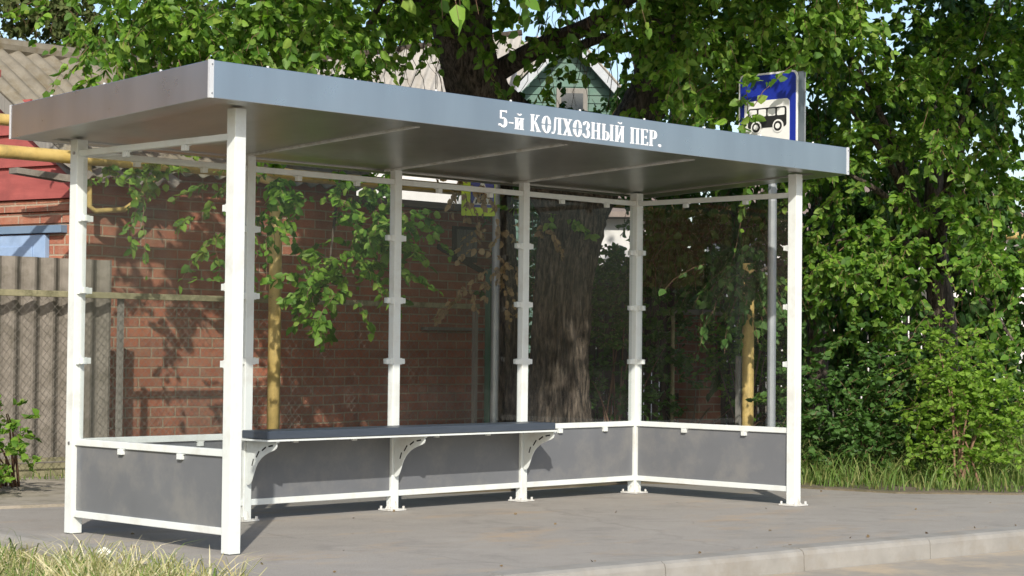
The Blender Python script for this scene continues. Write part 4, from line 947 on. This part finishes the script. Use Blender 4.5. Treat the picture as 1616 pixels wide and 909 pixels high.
bush(965, 720, 'tall dark shrub in shade between the tree trunk and the brick pillar', [(960, 520, 18.6, .35, .4, .5, 120), (1000, 430, 18.8, .4, .4, .4, 100), (950, 620, 18.5, .3, .3, .3, 60), (1040, 560, 19.2, .4, .4, .5, 60)], 37, 'leafshade', leaf=.065)
bush(830, 720, 'dark shrub filling the gap between the slim trunk and the thick trunk', [(830, 600, 19.4, .3, .4, .45, 90), (838, 400, 19.2, .15, .3, .5, 60), (835, 450, 19.5, .3, .4, .5, 80), (840, 340, 19.6, .35, .4, .4, 70), (800, 560, 19.8, .25, .3, .6, 60)], 41, 'leafshade', leaf=.07, length=.35)
bush(1080, 700, 'dense dark hedge far behind the pickets and the brick pillar', [(960, 560, 23.5, .5, .6, .7, 110), (1040, 560, 23.5, .6, .6, .8, 130), (1120, 560, 23.5, .6, .6, .8, 130), (1200, 560, 23.5, .6, .6, .8, 130), (1080, 440, 23.6, 1.0, .6, .5, 120), (1280, 560, 23, .6, .6, .8, 100), (1380, 600, 22.5, .7, .6, .7, 110), (1480, 620, 22.5, .7, .6, .7, 110), (1580, 620, 22.5, .7, .6, .7, 110)], 43, 'leafshade', leaf=.10, length=.45, name='hedge', cat='hedge')
bush(1180, 720, 'thin shrub showing between the pickets behind the right end glass', [(1150, 560, 20.5, .5, .4, .5, 70), (1210, 560, 20, .4, .4, .5, 60), (1240, 640, 18, .2, .2, .2, 20)], 39, 'leaf', leaf=.06)

# --- grass
def grass(name, label_kind, pts, hmin, hmax, mat, seed, wid=.004, lean=.5, z=0.0):
    r = np.random.default_rng(seed); n = len(pts); h = (hmin+(hmax-hmin)*r.random(n)**2.6)[:, None]
    base = np.column_stack([pts, np.full(n, z)]); az = r.random(n)*2*np.pi; dr = np.column_stack([np.cos(az), np.sin(az), np.zeros(n)])
    ln = (lean*(.2+r.random((n, 1))))*h; az2 = r.random(n)*2*np.pi; sd = np.column_stack([np.cos(az2), np.sin(az2), np.zeros(n)])*wid*(.6+.8*r.random((n, 1)))
    up = np.array([0, 0, 1.])
    p1 = base+up*h*.5+dr*ln*.3; p2 = base+up*h*(.8)+dr*ln*.75; p3 = base+up*h*(.95-.25*r.random((n, 1)))+dr*ln*1.4
    V = np.stack([base-sd, base+sd, p1-sd*.9, p1+sd*.9, p2-sd*.6, p2+sd*.6, p3-sd*.12, p3+sd*.12], 1).reshape(-1, 3)
    k = np.arange(n)[:, None]*8
    Fc = np.concatenate([k+np.array([[0, 1, 3, 2]]), k+np.array([[2, 3, 5, 4]]), k+np.array([[4, 5, 7, 6]])], 1).reshape(-1, 4)
    o = np_mesh(name, V, Fc, mat); o['kind'] = 'stuff'; o['label'] = label_kind; o['category'] = 'grass'; return o
def inside(p, poly):
    x, y = p[:, 0], p[:, 1]; c = np.zeros(len(p), bool); n = len(poly)
    for i in range(n):
        x0, y0 = poly[i]; x1, y1 = poly[(i+1) % n]
        cond = ((y0 > y) != (y1 > y)) & (x < (x1-x0)*(y-y0)/((y1-y0)+1e-12)+x0); c ^= cond
    return c
def scatter(poly, n, seed, clump=.0):
    r = np.random.default_rng(seed); a = np.array(poly); lo, hi = a.min(0), a.max(0); out = []
    tot = 0
    while tot < n:
        p = lo+(hi-lo)*r.random((n*2, 2))
        if clump:
            cc = lo+(hi-lo)*r.random((n//14, 2)); p = cc[r.integers(0, len(cc), n*2)]+r.normal(size=(n*2, 2))*clump
        p = p[inside(p, poly)]; out.append(p); tot += len(p)
    return np.concatenate(out)[:n]
lawnp = [(-3.2, -.9), (-3.2, 3.1), (-.50, 2.95), (-.52, 1.87), (-.56, .58), (-.60, 0.0), (-.69, -.76), (-.71, -1.15)]
grass('dry_grass', 'long dry straw coloured grass on the lawn strip at the lower left', scatter(lawnp, 24000, 1, .03),   .015, .13, MT['grassdry'], 2, .0035, 1.5, -.065)
grass('dry_grass', 'green tufts growing through the dry grass at the lower left', scatter(lawnp, 5200, 5, .03), .05, .20, MT['grass'], 6, .004, .5, -.065)
verge = [(6.08, 1.0), (6.22, .25), (6.75, -.36), (9, -.68), (13, -1.0), (13, 5), (6.2, 5), (5.6, 2.1)]
grass('dry_grass', 'longer straw and green blades beside the front left post', scatter([(-1.3, -1.15), (-1.3, -.2), (-.75, .25), (-.60, .1), (-.70, -.76), (-.72, -1.15)], 2300, 11, .02), .04, .25, MT['grassdry'], 12, .0035, .8, -.065)
grass('verge_grass', 'tall green grass on the verge beyond the right end of the shelter', scatter(verge, 34000, 3, .06), .05, .30, MT['grass'], 4, .005, .8, .01)
back = [(2.7, 2.45), (4.0, 2.2), (5.45, 2.1), (5.6, 2.1), (6.2, 5), (6.2, 6), (2.7, 4.8)]
grass('verge_grass', 'short green grass behind the back wall of the shelter', scatter(back, 16000, 7, .06), .03, .16, MT['grass'], 8, .004, .8, .01)
foot = [(-4, 4.75), (3.0, 4.75), (3.0, 4.93), (-4, 4.93)]
grass('verge_grass', 'sparse weeds along the foot of the grey sheet fence', scatter(foot, 1500, 9, .04), .02, .12, MT['grass'], 10, .004, .8, .016)
# crumpled paper in the grass, a few pebbles and dry clods on the pavement
q = at_z(163, 889, -.03)
m = MB(); bmx = bmesh.new(); bmesh.ops.create_icosphere(bmx, subdivisions=3, radius=.035)
for v in bmx.verts: v.co *= rnd.uniform(.7, 1.15); v.co.z *= .7
me = bpy.data.meshes.new('crumpled_paper'); bmx.to_mesh(me); bmx.free(); me.materials.append(MT['litter'])
o = bpy.data.objects.new('crumpled_paper', me); col.objects.link(o); o.location = (q[0], q[1], .02); tag(o, 'small white crumpled paper lying in the dry grass', 'litter')
m = MB(); r = random.Random(3)
for k in range(120):
    x = r.uniform(-.2, 5.5); y = r.uniform(-2.3, 2.2); s = r.uniform(.002, .007)
    z = .001 if y > -1.25-.1*x else -.109
    if -1.70-.1*max(x, 0) < y < -1.2-.1*max(x, 0)+.02: continue
    n = 5; ring = [(x+s*r.uniform(.7, 1.2)*math.cos(2*math.pi*i/n), y+s*r.uniform(.7, 1.2)*math.sin(2*math.pi*i/n), z) for i in range(n)]
    m.add(ring+[(x, y, z+s*.7)], [(i, (i+1) % n, n) for i in range(n)])
o = m.build('gravel', MT['kerb']); o['kind'] = 'stuff'; o['label'] = 'tiny stones and crumbs scattered on the pavement and road'; o['category'] = 'gravel'

r = np.random.default_rng(21); P_ = []
while len(P_) < 46:
    x = r.uniform(-.2, 7.5); y = r.uniform(-1.3, 1.9)
    if y < -1.22-.1*max(0, x): continue
    if r.random() < .55: y = -1.27-.102*max(0, x)+abs(r.normal())*.10
    P_.append((x, y, .006))
P_ = np.array(P_); dd = np.column_stack([r.normal(size=len(P_)), r.normal(size=len(P_)), np.full(len(P_), .05)])
fl = leaves(P_, dd, .010+.022*r.random(len(P_)), 'fallen_leaves', MT['leafbrown'], None, seed=3); fl['kind'] = 'stuff'; fl['label'] = 'small dry fallen leaves and crumbs on the pavement'; fl['category'] = 'leaves'
